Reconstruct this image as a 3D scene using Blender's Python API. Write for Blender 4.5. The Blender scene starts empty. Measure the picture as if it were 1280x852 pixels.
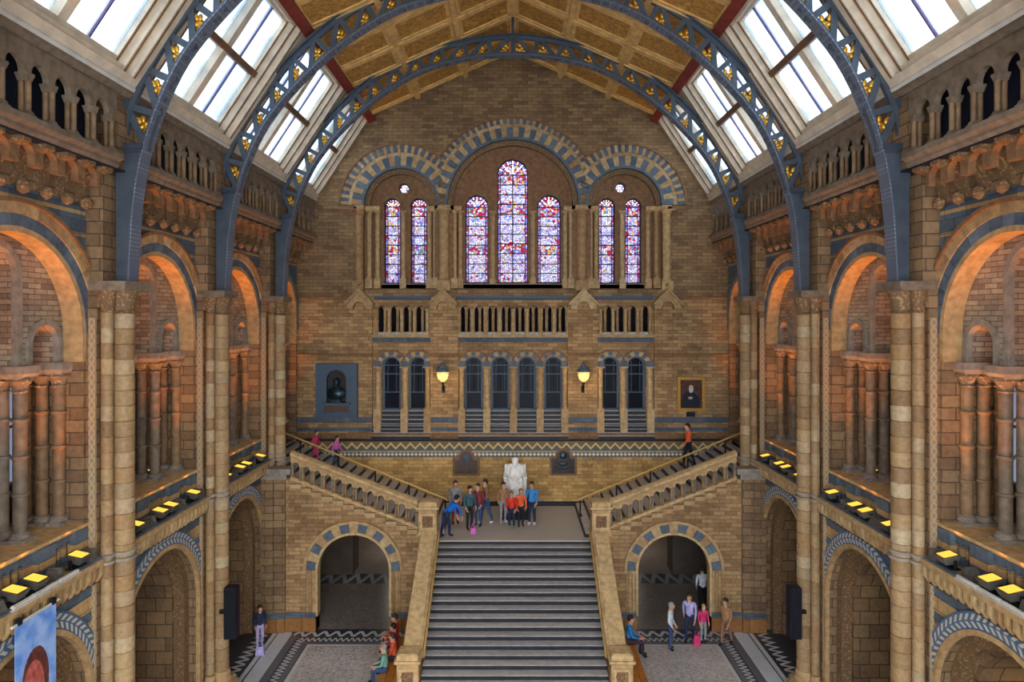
import bpy, bmesh, math, random
from mathutils import Vector, Matrix
from mathutils.geometry import delaunay_2d_cdt
PI = math.pi
sc = bpy.context.scene
COL = sc.collection
random.seed(7)

# ------------------------------------------------------------ camera, sky, exposure
FPX, EYE, U0, V0 = 853.0, 11.4, 641.0, 397.0          # focal length in px, eye height, vanishing point
cam = bpy.data.objects.new('camera', bpy.data.cameras.new('camera'))
COL.objects.link(cam)
cam.location = (0, 0, EYE)
cam.rotation_euler = (PI/2, 0, 0)
cam.data.sensor_width = 36.0
cam.data.lens = 36.0*FPX/1280
cam.data.shift_x = -(U0-640)/1280
cam.data.shift_y = -(426-V0)/1280
cam.data.clip_end = 300
sc.camera = cam

world = bpy.data.worlds.new('overcast_sky'); sc.world = world
world.use_nodes = True
wt = world.node_tree; wt.nodes.clear()
wo = wt.nodes.new('ShaderNodeOutputWorld'); wb = wt.nodes.new('ShaderNodeBackground')
wtc = wt.nodes.new('ShaderNodeTexCoord'); wn = wt.nodes.new('ShaderNodeTexNoise')
wn.inputs['Scale'].default_value = 2.2; wn.inputs['Detail'].default_value = 3
wr = wt.nodes.new('ShaderNodeValToRGB')
wr.color_ramp.elements[0].position = .35; wr.color_ramp.elements[0].color = (.80, .88, 1, 1)
wr.color_ramp.elements[1].position = .65; wr.color_ramp.elements[1].color = (1, 1, 1, 1)
wt.links.new(wtc.outputs['Generated'], wn.inputs['Vector'])
wt.links.new(wn.outputs['Fac'], wr.inputs['Fac'])
wt.links.new(wr.outputs['Color'], wb.inputs['Color'])
# standard overcast sky: three times as bright overhead as at the horizon
wsx = wt.nodes.new('ShaderNodeSeparateXYZ'); wt.links.new(wtc.outputs['Generated'], wsx.inputs[0])
wm1 = wt.nodes.new('ShaderNodeMath'); wm1.operation = 'MAXIMUM'; wt.links.new(wsx.outputs[2], wm1.inputs[0]); wm1.inputs[1].default_value = 0
wm2 = wt.nodes.new('ShaderNodeMath'); wm2.operation = 'MULTIPLY_ADD'; wt.links.new(wm1.outputs[0], wm2.inputs[0])
SKY_H = 1.0
wm2.inputs[1].default_value = 2*SKY_H; wm2.inputs[2].default_value = SKY_H
wt.links.new(wm2.outputs[0], wb.inputs['Strength'])
wt.links.new(wb.outputs['Background'], wo.inputs['Surface'])

vs = sc.view_settings
vs.view_transform = 'Standard'; vs.look = 'None'; vs.gamma = 1.0; vs.use_curve_mapping = False
vs.exposure = 2.68
FLOOD = 95.0       # watts of one flood light
SPOTW = (1.0, .30, .03)

# ------------------------------------------------------------ helpers
def S(r, g, b):
    f = lambda c: (c/255/12.92) if c/255 <= .04045 else ((c/255+.055)/1.055)**2.4
    return (f(r), f(g), f(b), 1.0)
def fx(u): return (u-U0)/29.0               # photograph column -> metres on the end wall
def fz(v): return EYE-(v-V0)/29.0
FY = FPX/29.0                               # depth of the end wall (29.4 m)
def gp(u, v, z):                            # a pixel on a horizontal surface at height z
    y = FPX*(EYE-z)/(v-V0)
    return ((u-U0)*y/FPX, y, z)

class MB:
    def __init__(s): s.v = []; s.f = []; s.m = []; s.cm = 0; s.T = None
    def mat(s, i): s.cm = i; return s
    def add(s, pts):
        n = len(s.v)
        s.v.extend([tuple(s.T @ Vector(p)) for p in pts] if s.T else [tuple(p) for p in pts]); return n
    def face(s, idx): s.f.append(tuple(idx)); s.m.append(s.cm)
    def box(s, a, b):
        x0, y0, z0 = a; x1, y1, z1 = b
        n = s.add([(x0,y0,z0),(x1,y0,z0),(x1,y1,z0),(x0,y1,z0),(x0,y0,z1),(x1,y0,z1),(x1,y1,z1),(x0,y1,z1)])
        for q in ((0,3,2,1),(4,5,6,7),(0,1,5,4),(1,2,6,5),(2,3,7,6),(3,0,4,7)): s.face([n+i for i in q])
        return s
    def frustum(s, a, b, c, d):      # box whose top rectangle differs: a,b bottom corners ; c,d top corners
        n = s.add([(a[0],a[1],a[2]),(b[0],a[1],a[2]),(b[0],b[1],a[2]),(a[0],b[1],a[2]),
                   (c[0],c[1],c[2]),(d[0],c[1],c[2]),(d[0],d[1],c[2]),(c[0],d[1],c[2])])
        for q in ((0,3,2,1),(4,5,6,7),(0,1,5,4),(1,2,6,5),(2,3,7,6),(3,0,4,7)): s.face([n+i for i in q])
        return s
    def prism(s, poly, F, t0, t1):   # poly of (a,b), F(a,b,t)->xyz ; convex or not (ngon caps)
        n = s.add([F(a,b,t0) for a,b in poly]+[F(a,b,t1) for a,b in poly]); k = len(poly)
        s.face([n+i for i in range(k)][::-1]); s.face([n+k+i for i in range(k)])
        for i in range(k):
            j = (i+1) % k; s.face([n+i, n+j, n+k+j, n+k+i])
        return s
    def plate(s, outline, holes, F, t0, t1):
        loops = [outline]+list(holes); P = []; E = []
        for L in loops:
            b = len(P); P += [Vector(p) for p in L]
            E += [(b+i, b+(i+1) % len(L)) for i in range(len(L))]
        vo, eo, fo, _, _, _ = delaunay_2d_cdt(P, E, [], 0, 1e-5)
        def inside(p, L):
            c = False; j = len(L)-1
            for i in range(len(L)):
                xi, yi = L[i]; xj, yj = L[j]
                if (yi > p[1]) != (yj > p[1]) and p[0] < (xj-xi)*(p[1]-yi)/(yj-yi)+xi: c = not c
                j = i
            return c
        n0 = s.add([F(p[0],p[1],t0) for p in vo]); n1 = s.add([F(p[0],p[1],t1) for p in vo])
        for t in fo:
            c = (sum(vo[i][0] for i in t)/len(t), sum(vo[i][1] for i in t)/len(t))
            if not inside(c, outline) or any(inside(c, h) for h in holes): continue
            s.face([n0+i for i in t]); s.face([n1+i for i in t][::-1])
        for L in loops:
            k = len(L); n = s.add([F(a,b,t0) for a,b in L]+[F(a,b,t1) for a,b in L])
            for i in range(k):
                j = (i+1) % k; s.face([n+i, n+j, n+k+j, n+k+i])
        return s
    def lathe(s, prof, c=(0,0,0), n=12, a0=0, a1=2*PI, sq=False):
        full = abs(a1-a0-2*PI) < 1e-6; m = n if full else n+1; base = []
        for r, z in prof:
            base.append(s.add([(c[0]+r*math.cos(a0+(a1-a0)*i/n), c[1]+r*math.sin(a0+(a1-a0)*i/n), c[2]+z) for i in range(m)]))
        for k in range(len(prof)-1):
            for i in range(n):
                j = (i+1) % m
                s.face([base[k]+i, base[k]+j, base[k+1]+j, base[k+1]+i])
        if full:
            s.face([base[0]+i for i in range(m)][::-1]); s.face([base[-1]+i for i in range(m)])
        return s
    def tube(s, path, r, n=6, closed=False):
        P = [Vector(p) for p in path]; rings = []; up = Vector((0,0,1))
        for i, p in enumerate(P):
            a = P[i-1] if (i or closed) else P[i]; b = P[(i+1) % len(P)] if (i < len(P)-1 or closed) else P[i]
            d = (b-a).normalized(); x = d.cross(up)
            if x.length < 1e-3: x = d.cross(Vector((0,1,0)))
            x.normalize(); y = x.cross(d); rr = r[i] if isinstance(r, (list, tuple)) else r
            rings.append(s.add([p+x*rr*math.cos(2*PI*k/n)+y*rr*math.sin(2*PI*k/n) for k in range(n)]))
        m = len(P) if closed else len(P)-1
        for i in range(m):
            A = rings[i]; B = rings[(i+1) % len(P)]
            for k in range(n): s.face([A+k, A+(k+1) % n, B+(k+1) % n, B+k])
        if not closed:
            s.face([rings[0]+k for k in range(n)][::-1]); s.face([rings[-1]+k for k in range(n)])
        return s
    def ball(s, c, r, nu=10, nv=6):
        r = (r,r,r) if not isinstance(r, (tuple, list)) else r
        top = s.add([(c[0],c[1],c[2]-r[2])]); R = []
        for j in range(1, nv):
            t = -PI/2+PI*j/nv
            R.append(s.add([(c[0]+r[0]*math.cos(t)*math.cos(2*PI*i/nu), c[1]+r[1]*math.cos(t)*math.sin(2*PI*i/nu), c[2]+r[2]*math.sin(t)) for i in range(nu)]))
        bot = s.add([(c[0],c[1],c[2]+r[2])])
        for i in range(nu):
            j = (i+1) % nu
            s.face([top, R[0]+j, R[0]+i]); s.face([bot, R[-1]+i, R[-1]+j])
            for k in range(nv-2): s.face([R[k]+i, R[k]+j, R[k+1]+j, R[k+1]+i])
        return s
    def ring(s, F, r0, r1, t0, t1, a0=0, a1=PI, n=20, c=(0,0), legs=0):
        # arch band in the (a,b) plane between radii, extruded t0..t1 ; legs = straight stilt below the springing
        A = [(c[0]+r*math.cos(a0+(a1-a0)*i/n), c[1]+r*math.sin(a0+(a1-a0)*i/n), r) for r in (r0, r1) for i in range(n+1)]
        inn = [(a,b) for a,b,r in A[:n+1]]; out = [(a,b) for a,b,r in A[n+1:]]
        if legs:
            inn = [(inn[0][0], inn[0][1]-legs)]+inn+[(inn[-1][0], inn[-1][1]-legs)]
            out = [(out[0][0], out[0][1]-legs)]+out+[(out[-1][0], out[-1][1]-legs)]
        k = len(inn)
        n_ = s.add([F(a,b,t0) for a,b in inn]+[F(a,b,t0) for a,b in out]+[F(a,b,t1) for a,b in inn]+[F(a,b,t1) for a,b in out])
        for i in range(k-1):
            s.face([n_+i, n_+i+1, n_+k+i+1, n_+k+i]); s.face([n_+2*k+i, n_+3*k+i, n_+3*k+i+1, n_+2*k+i+1])
            s.face([n_+i, n_+2*k+i, n_+2*k+i+1, n_+i+1]); s.face([n_+k+i, n_+k+i+1, n_+3*k+i+1, n_+3*k+i])
        for i in (0, k-1): s.face([n_+i, n_+k+i, n_+3*k+i, n_+2*k+i])
        return s
    def mesh(s, name, mats, smooth=None, bands=None, front=False):
        me = bpy.data.meshes.new(name)
        me.from_pydata(s.v, [], s.f)
        mats = mats if isinstance(mats, (list, tuple)) else [mats]
        for m in mats: me.materials.append(M[m])
        me.polygons.foreach_set('material_index', s.m)
        bm = bmesh.new(); bm.from_mesh(me)
        bmesh.ops.remove_doubles(bm, verts=bm.verts, dist=1e-5)
        if bands:                     # [(z_lo, z_hi, material index)...] real division of the wall at the band edges
            for z in sorted({z for b in bands for z in b[:2]}):
                bmesh.ops.bisect_plane(bm, geom=bm.verts[:]+bm.edges[:]+bm.faces[:], plane_co=(0,0,z), plane_no=(0,0,1))
            bm.normal_update()
            for f in bm.faces:
                if front and abs(f.normal.x) < .5: continue
                c = f.calc_center_median().z
                for lo, hi, i in bands:
                    if lo < c < hi: f.material_index = i
        bmesh.ops.recalc_face_normals(bm, faces=bm.faces)
        bm.to_mesh(me); bm.free()
        if smooth is not None:
            me.shade_smooth(); me.set_sharp_from_angle(angle=math.radians(smooth))
        me.update()
        return me

def obj(name, me, parent=None, loc=(0,0,0), rz=0, kind=None, label=None, cat=None, group=None, rot=None, scale=None):
    o = bpy.data.objects.new(name, me); COL.objects.link(o)
    o.location = loc; o.rotation_euler = rot if rot else (0,0,rz)
    if scale: o.scale = scale
    if parent: o.parent = parent
    if kind: o['kind'] = kind
    if label: o['label'] = label
    if cat: o['category'] = cat
    if group: o['group'] = group
    return o
def thing(name, label, cat, loc=(0,0,0), rz=0, group=None):
    o = obj(name, None, None, loc, rz, None, label, cat, group); o.empty_display_size = .2; return o
def arch_pts(cx, r, spring, n=14, r2=None):     # right springing over the crown to the left springing
    return [(cx+r*math.cos(PI*i/n), spring+(r2 or r)*math.sin(PI*i/n)) for i in range(n+1)]
def arch_hole(cx, r, spring, z0, n=14): return [(cx+r, z0)]+arch_pts(cx, r, spring, n)+[(cx-r, z0)]
def notched(a0, a1, z0, z1, ops, n=14):           # wall outline with arched openings (cx, r, spring) standing on z0
    P = [(a1, z0), (a1, z1), (a0, z1), (a0, z0)]
    for cx, r, sp in sorted(ops):
        P += [(cx-r, z0)]+arch_pts(cx, r, sp, n)[::-1]+[(cx+r, z0)]
    return P
FX = lambda a, b, t: (a, t, b)      # plates facing the camera  (a = x, b = z, t = y)
FS = lambda a, b, t: (t, a, b)      # plates of the side walls   (a = y, b = z, t = x)

# ------------------------------------------------------------ materials
M = {}
def new_mat(name):
    m = bpy.data.materials.new(name); m.use_nodes = True; nt = m.node_tree; nt.nodes.clear()
    out = nt.nodes.new('ShaderNodeOutputMaterial'); M[name] = m
    return nt, out
class N:
    """tiny node-building helper"""
    def __init__(s, nt): s.nt = nt
    def n(s, t, **kw):
        x = s.nt.nodes.new(t)
        for k, v in kw.items(): setattr(x, k, v)
        return x
    def L(s, a, b): s.nt.links.new(a, b)
    def val(s, inp, v):
        if hasattr(v, 'links'): s.L(v, inp)
        elif v is not None: inp.default_value = v
    def math(s, op, a, b=None, c=None):
        x = s.n('ShaderNodeMath', operation=op)
        s.val(x.inputs[0], a)
        if b is not None: s.val(x.inputs[1], b)
        if c is not None: s.val(x.inputs[2], c)
        return x.outputs[0]
    def mix(s, f, a, b, mode='MIX'):
        x = s.n('ShaderNodeMix', data_type='RGBA', blend_type=mode)
        s.val(x.inputs[0], f); s.val(x.inputs[6], a); s.val(x.inputs[7], b)
        return x.outputs[2]
    def noise(s, vec, scale, detail=3):
        x = s.n('ShaderNodeTexNoise'); s.val(x.inputs['Vector'], vec)
        x.inputs['Scale'].default_value = scale; x.inputs['Detail'].default_value = detail
        return x.outputs['Fac']
    def ramp(s, f, stops, const=False):
        x = s.n('ShaderNodeValToRGB'); cr = x.color_ramp
        if const: cr.interpolation = 'CONSTANT'
        while len(cr.elements) < len(stops): cr.elements.new(.5)
        for e, (p, c) in zip(cr.elements, stops): e.position = p; e.color = c
        s.L(f, x.inputs['Fac']); return x.outputs['Color']
    def pos(s):
        g = s.n('ShaderNodeNewGeometry'); p = s.n('ShaderNodeSeparateXYZ'); q = s.n('ShaderNodeSeparateXYZ')
        s.L(g.outputs['Position'], p.inputs[0]); s.L(g.outputs['True Normal'], q.inputs[0])
        return g, p, q
    def wall_vec(s):                 # running coordinate along whichever way the wall faces, and the height
        g, p, q = s.pos()
        k = s.math('GREATER_THAN', s.math('ABSOLUTE', q.outputs[0]), s.math('ABSOLUTE', q.outputs[1]))
        u = s.math('ADD', s.math('MULTIPLY', p.outputs[1], k), s.math('MULTIPLY', p.outputs[0], s.math('SUBTRACT', 1.0, k)))
        c = s.n('ShaderNodeCombineXYZ'); s.L(u, c.inputs[0]); s.L(p.outputs[2], c.inputs[1])
        return g, c.outputs[0], p
    def bsdf(s, out, col, rough=.7, metal=0, bump=None, bstr=.3, bdist=.02, spec=.3):
        b = s.n('ShaderNodeBsdfPrincipled'); s.val(b.inputs['Base Color'], col)
        s.val(b.inputs['Roughness'], rough); b.inputs['Metallic'].default_value = metal
        b.inputs['Specular IOR Level'].default_value = spec
        if bump is not None:
            x = s.n('ShaderNodeBump'); x.inputs['Strength'].default_value = bstr; x.inputs['Distance'].default_value = bdist
            s.L(bump, x.inputs['Height']); s.L(x.outputs[0], b.inputs['Normal'])
        s.L(b.outputs[0], out.inputs['Surface']); return b

def brick(name, c1, c2, mortar, bw, bh, ms=.012, rough=.75, stain=.45, bstr=.5):
    nt, out = new_mat(name); k = N(nt); g, vec, p = k.wall_vec()
    b = k.n('ShaderNodeTexBrick'); k.L(vec, b.inputs['Vector'])
    b.inputs['Color1'].default_value = c1; b.inputs['Color2'].default_value = c2; b.inputs['Mortar'].default_value = mortar
    b.inputs['Scale'].default_value = 1; b.inputs['Mortar Size'].default_value = ms; b.inputs['Mortar Smooth'].default_value = .3
    b.inputs['Brick Width'].default_value = bw; b.inputs['Row Height'].default_value = bh
    n1 = k.noise(g.outputs['Position'], .9, 5); n2 = k.noise(g.outputs['Position'], 9, 4)
    f = k.math('ADD', k.math('MULTIPLY', n1, .6), k.math('MULTIPLY', n2, .4))
    r = k.ramp(f, [(.3, (1-stain, 1-stain, 1-stain*.95, 1)), (.62, (1.12, 1.1, 1.05, 1))])
    col = k.mix(1.0, b.outputs['Color'], r, 'MULTIPLY')
    h = k.math('SUBTRACT', k.math('MULTIPLY', n2, .25), b.outputs['Fac'])
    k.bsdf(out, col, rough, bump=h, bstr=bstr, bdist=.02); return M[name]
def stone(name, cols, rough=.7, metal=0, scale=6, stain=.35, bstr=.25, spec=.3, rnd=True):
    """one piece of terracotta, stone, wood or metal ; look-alike pieces vary in tint from object to object"""
    nt, out = new_mat(name); k = N(nt); g, p, q = k.pos()
    n1 = k.noise(g.outputs['Position'], scale, 5)
    if len(cols) > 1 and rnd:
        oi = k.n('ShaderNodeObjectInfo'); fac = oi.outputs['Random']
        col = k.ramp(fac, [(i/(len(cols)-1), c) for i, c in enumerate(cols)])
    elif len(cols) > 1:
        col = k.ramp(n1, [(.3+.4*i/(len(cols)-1), c) for i, c in enumerate(cols)])
    else:
        rgb = k.n('ShaderNodeRGB'); rgb.outputs[0].default_value = cols[0]; col = rgb.outputs[0]
    r = k.ramp(n1, [(.3, (1-stain, 1-stain, 1-stain, 1)), (.65, (1.1, 1.1, 1.08, 1))])
    k.bsdf(out, k.mix(1.0, col, r, 'MULTIPLY'), rough, metal, bump=n1 if bstr else None, bstr=bstr, spec=spec); return M[name]

BUFF = S(190,156,110); BUFF2 = S(168,124,76); BROWN = S(140,104,72); CREAM = S(214,190,142)
BLUE = S(96,110,124); DBLUE = S(66,82,100); IRON = S(76,87,99); MORT = S(92,76,58)
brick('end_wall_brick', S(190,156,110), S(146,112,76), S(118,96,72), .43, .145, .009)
brick('gable_brick_shaded', S(158,130,92), S(122,96,68), S(100,82,62), .43, .145, .009)  # darker olive copy of the end-wall brick, gable shade painted in
brick('golden_brick_lit', S(220,182,116), S(184,140,82), S(140,114,80), .43, .15, .008)  # lighter golden copy for the lower wall, its brighter light painted in
brick('side_wall_brick', S(156,128,94), S(126,100,74), S(84,72,60), .62, .27, .014)
brick('tympanum_brick', S(190,168,142), S(140,118,100), S(112,98,86), .38, .11, .01)
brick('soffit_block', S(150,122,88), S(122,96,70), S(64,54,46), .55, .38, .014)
brick('buff_band', S(206,172,118), S(180,142,92), S(110,92,68), .7, .3, .01)
brick('blue_band', S(100,114,128), S(84,96,110), S(64,74,84), .7, .3, .008)
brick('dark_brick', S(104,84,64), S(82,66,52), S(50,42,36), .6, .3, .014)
brick('plinth_stone', S(170,118,66), S(140,96,56), S(80,60,42), .9, .6, .012)
stone('drum', [S(178,150,108), S(150,120,82), S(168,140,102), S(136,104,70), S(184,164,130), S(158,122,80), S(174,152,120)], .55, scale=11, stain=.22)
stone('buff_piece', [S(196,164,116), S(176,142,98), S(200,172,128), S(164,128,88)], .65)
stone('buff', [BUFF], .65)
stone('coping', [S(204,172,122)], .6)
stone('pale_coping', [S(190,180,165)], .6)
stone('blue_piece', [S(96,110,126), S(82,96,112), S(106,120,134)], .55)
stone('blue', [BLUE], .55)
stone('grey_stone', [S(150,140,128)], .6)
stone('grey_shaft', [S(136,122,104), S(122,108,92), S(144,132,116)], .55)
stone('brown_shaft', [S(148,120,88), S(130,104,78)], .55)
stone('brown', [BROWN], .7)
stone('carved', [S(150,118,82), S(116,90,64), S(172,138,98)], .7, scale=16, bstr=.9, rnd=False)
stone('gallery_stone', [S(136,120,102), S(122,106,90)], .65)
stone('carved_grey', [S(156,138,114), S(112,98,82), S(170,152,128)], .7, scale=12, bstr=.9, rnd=False)
stone('iron', [IRON], .45, .25, scale=3, stain=.2, bstr=.05, spec=.5)
stone('iron_dark', [S(66,74,86)], .5, .25, scale=3, stain=.2, bstr=.05)
stone('gilt', [S(236,184,70), S(220,160,52)], .35, .75, scale=12, stain=.3, bstr=.3, spec=.5)
stone('timber', [S(214,200,178)], .5, scale=3, stain=.2, bstr=.1)
stone('timber_dark', [S(120,88,62)], .55, scale=3, stain=.3, bstr=.1)
stone('pale_board', [S(206,202,194)], .5, scale=3, stain=.15, bstr=.05)
stone('red_beam', [S(132,52,44)], .55, scale=4, stain=.3, bstr=.1)
stone('rib', [S(224,182,116)], .55, scale=4, stain=.3, bstr=.15)
stone('violet_bar', [S(92,76,120)], .4, scale=3, stain=.1, bstr=0)
stone('lead_bar', [S(36,40,56)], .5, .3, stain=.1, bstr=0)
stone('step_stone', [S(184,178,172), S(172,166,162), S(190,182,174)], .42, scale=5, stain=.2, bstr=.08, spec=.5)
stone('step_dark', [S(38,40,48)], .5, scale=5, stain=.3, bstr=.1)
stone('landing_stone', [S(196,186,170), S(176,164,150)], .45, scale=1.2, stain=.2, bstr=.05, rnd=False)
stone('brass', [S(216,180,104)], .35, .6, scale=6, stain=.15, bstr=0, spec=.5)
stone('black_metal', [S(34,36,42)], .5, .4, stain=.15, bstr=0)
stone('speaker_black', [S(30,28,38)], .6, stain=.1, bstr=0)
stone('lamp_housing', [S(104,100,92), S(86,84,80), S(120,116,104)], .5, .2, stain=.2, bstr=.05)
stone('marble', [S(246,243,235)], .4, scale=5, stain=.12, bstr=.05, spec=.5)
stone('bronze', [S(56,74,84)], .32, .7, scale=9, stain=.4, bstr=.3, spec=.5)
stone('slate', [S(84,104,122), S(68,84,100)], .5, scale=2.2, stain=.25, bstr=.05, rnd=False)
stone('dark_plaque', [S(56,50,50)], .4, .4, scale=10, stain=.3, bstr=.4)
stone('plaque_brown', [S(88,72,64)], .45, .2, scale=8, stain=.25, bstr=.1)
stone('gold_frame', [S(190,140,66)], .4, .6, scale=20, stain=.4, bstr=.5)
stone('oak', [S(206,136,58), S(190,118,48)], .4, scale=4, stain=.25, bstr=.1)
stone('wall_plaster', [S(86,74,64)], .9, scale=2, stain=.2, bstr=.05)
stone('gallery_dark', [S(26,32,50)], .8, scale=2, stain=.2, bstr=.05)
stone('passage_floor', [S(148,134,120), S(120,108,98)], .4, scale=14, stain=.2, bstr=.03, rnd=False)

def emit(name, col, st):
    nt, out = new_mat(name); e = nt.nodes.new('ShaderNodeEmission')
    e.inputs[0].default_value = col; e.inputs[1].default_value = st
    nt.links.new(e.outputs[0], out.inputs['Surface'])
emit('flood_glow', (1.0, .50, .06, 1), .26)
emit('lantern_glow', (1.0, .62, .22, 1), .26)

def sky_glass():
    nt, out = new_mat('sky_glass'); k = N(nt); g, p, q = k.pos()
    t = k.n('ShaderNodeBsdfTransparent'); tl = k.n('ShaderNodeBsdfTranslucent'); m = k.n('ShaderNodeMixShader')
    n = k.noise(g.outputs['Position'], .8, 3)
    c = k.ramp(n, [(.35, (.31,.37,.43,1)), (.62, (.45,.48,.50,1))])
    k.L(c, t.inputs[0]); k.L(c, tl.inputs[0]); m.inputs[0].default_value = .25
    k.L(t.outputs[0], m.inputs[1]); k.L(tl.outputs[0], m.inputs[2]); k.L(m.outputs[0], out.inputs['Surface'])
sky_glass()
def tinted(name, c):
    nt, out = new_mat(name); t = nt.nodes.new('ShaderNodeBsdfTransparent'); t.inputs[0].default_value = c
    nt.links.new(t.outputs[0], out.inputs['Surface'])
tinted('clear_glass', (.95,.96,.97,1)); tinted('gallery_glass', (.2,.21,.24,1))
def stained(name, stops, scale):
    nt, out = new_mat(name); k = N(nt); g, p, q = k.pos()
    v = k.n('ShaderNodeTexVoronoi'); v.inputs['Scale'].default_value = scale; k.L(g.outputs['Position'], v.inputs['Vector'])
    sp = k.n('ShaderNodeSeparateColor'); k.L(v.outputs['Color'], sp.inputs[0])
    c = k.ramp(sp.outputs[0], [(p_, (q_[0]*GLASS, q_[1]*GLASS, q_[2]*GLASS, 1)) for p_, q_ in stops], True)
    e = k.n('ShaderNodeTexVoronoi', feature='DISTANCE_TO_EDGE'); e.inputs['Scale'].default_value = scale; k.L(g.outputs['Position'], e.inputs['Vector'])
    c = k.mix(k.math('LESS_THAN', e.outputs[0], .07), c, (.30*GLASS,.30*GLASS,.5*GLASS,1))
    t = k.n('ShaderNodeBsdfTransparent'); k.L(c, t.inputs[0]); k.L(t.outputs[0], out.inputs['Surface'])
GLASS = .45
Wt = (.92,.89,.91,1); Pk = (.92,.66,.74,1); Rd = (.78,.06,.10,1); Bl = (.38,.46,.86,1); Yl = (.95,.68,.22,1); Lv = (.74,.66,.86,1); Gn = (.3,.55,.3,1)
stained('stained_quarry', [(0,Wt),(.64,Pk),(.76,Lv),(.88,Bl),(.91,Rd),(.95,Yl)], 11)
stained('stained_border', [(0,Rd),(.34,Wt),(.50,Bl),(.76,Pk),(.90,Lv)], 14)
stained('stained_flower', [(0,Rd),(.28,Wt),(.56,Yl),(.72,Bl),(.82,Pk),(.94,Gn)], 11)
def dark_glass():
    nt, out = new_mat('dark_glass'); k = N(nt)
    b = k.n('ShaderNodeBsdfPrincipled'); b.inputs['Base Color'].default_value = S(20,24,36); b.inputs['Roughness'].default_value = .3; b.inputs['Specular IOR Level'].default_value = .15
    t = k.n('ShaderNodeBsdfTransparent'); t.inputs[0].default_value = (.5,.55,.65,1); m = k.n('ShaderNodeMixShader'); m.inputs[0].default_value = .55
    k.L(t.outputs[0], m.inputs[1]); k.L(b.outputs[0], m.inputs[2]); k.L(m.outputs[0], out.inputs['Surface'])
dark_glass()
def chevron(name, ca, cb, cc, pitch, z0, amp, th, base=None):
    """zigzag inlay running along a wall ; world height z0 is its middle"""
    nt, out = new_mat(name); k = N(nt); g, vec, p = k.wall_vec()
    s = k.n('ShaderNodeSeparateXYZ'); k.L(vec, s.inputs[0])
    tri = k.math('PINGPONG', s.outputs[0], pitch/2)
    z = k.math('SUBTRACT', s.outputs[1], z0)
    d = k.math('SUBTRACT', z, k.math('MULTIPLY', k.math('SUBTRACT', tri, pitch/4), 4*amp/pitch))
    line = k.math('LESS_THAN', k.math('ABSOLUTE', d), th)
    up = k.math('GREATER_THAN', d, 0.0)
    col = k.mix(line, k.mix(up, ca, cb), cc)
    k.bsdf(out, col, .6)
chevron('chevron_frieze', S(96,104,100), S(128,104,74), S(222,194,128), .42, fz(557), .11, .05)
def dots(name, ca, cb, pitch, z0, r):
    nt, out = new_mat(name); k = N(nt); g, vec, p = k.wall_vec()
    s = k.n('ShaderNodeSeparateXYZ'); k.L(vec, s.inputs[0])
    a = k.math('SUBTRACT', k.math('PINGPONG', s.outputs[0], pitch/2), pitch/4)
    z = k.math('SUBTRACT', s.outputs[1], z0)
    d = k.math('ADD', k.math('ABSOLUTE', a), k.math('ABSOLUTE', z))
    k.bsdf(out, k.mix(k.math('LESS_THAN', d, r), ca, cb), .6)
dots('dot_frieze', S(72,96,116), S(222,214,190), .34, fz(567.5), .085)
def vchevron(name, ca, cb, pitch, w):
    """carved zigzag running up a pier"""
    nt, out = new_mat(name); k = N(nt); g, vec, p = k.wall_vec()
    s = k.n('ShaderNodeSeparateXYZ'); k.L(vec, s.inputs[0])
    t = k.math('PINGPONG', s.outputs[1], pitch/2)
    a = k.math('PINGPONG', s.outputs[0], w)
    d = k.math('ABSOLUTE', k.math('SUBTRACT', a, k.math('MULTIPLY', t, 2*w/pitch)))
    n = k.noise(g.outputs['Position'], 10, 3)
    col = k.mix(k.math('LESS_THAN', d, w*.32), ca, cb)
    k.bsdf(out, k.mix(k.math('MULTIPLY', n, .5), col, ca), .7, bump=k.math('LESS_THAN', d, w*.3), bstr=.6, bdist=.03)
vchevron('pier_zigzag', S(156,132,100), S(184,164,132), .2, .075)
def leaf_ring(name):
    """leaves strung along an arch ; object origin = arch centre"""
    nt, out = new_mat(name); k = N(nt)
    tc = k.n('ShaderNodeTexCoord'); s = k.n('ShaderNodeSeparateXYZ'); k.L(tc.outputs['Object'], s.inputs[0])
    ang = k.math('ARCTAN2', s.outputs[2], s.outputs[1])
    r = k.math('SQRT', k.math('ADD', k.math('MULTIPLY', s.outputs[1], s.outputs[1]), k.math('MULTIPLY', s.outputs[2], s.outputs[2])))
    rr = k.math('ABSOLUTE', k.math('SUBTRACT', r, 2.24))
    ph = k.math('FRACT', k.math('ADD', k.math('MULTIPLY', ang, 12.0), k.math('MULTIPLY', rr, 5.0)))
    leaf = k.math('MULTIPLY', k.math('LESS_THAN', ph, .5), k.math('MULTIPLY', k.math('LESS_THAN', rr, .13), k.math('GREATER_THAN', rr, .015)))
    k.bsdf(out, k.mix(leaf, S(82,106,134), S(196,194,180)), .55)
leaf_ring('leaf_ring')
def ceiling_panel():
    nt, out = new_mat('painted_panel'); k = N(nt); g, p, q = k.pos()
    n1 = k.noise(g.outputs['Position'], 3.2, 4); n2 = k.noise(g.outputs['Position'], 1.3, 2)
    c = k.ramp(n1, [(.38, S(160,112,56)), (.47, S(214,158,72)), (.55, S(138,106,58)), (.66, S(222,172,88))])
    k.bsdf(out, k.mix(k.math('MULTIPLY', n2, .5), c, S(160,112,56)), .5)
ceiling_panel()
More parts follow.
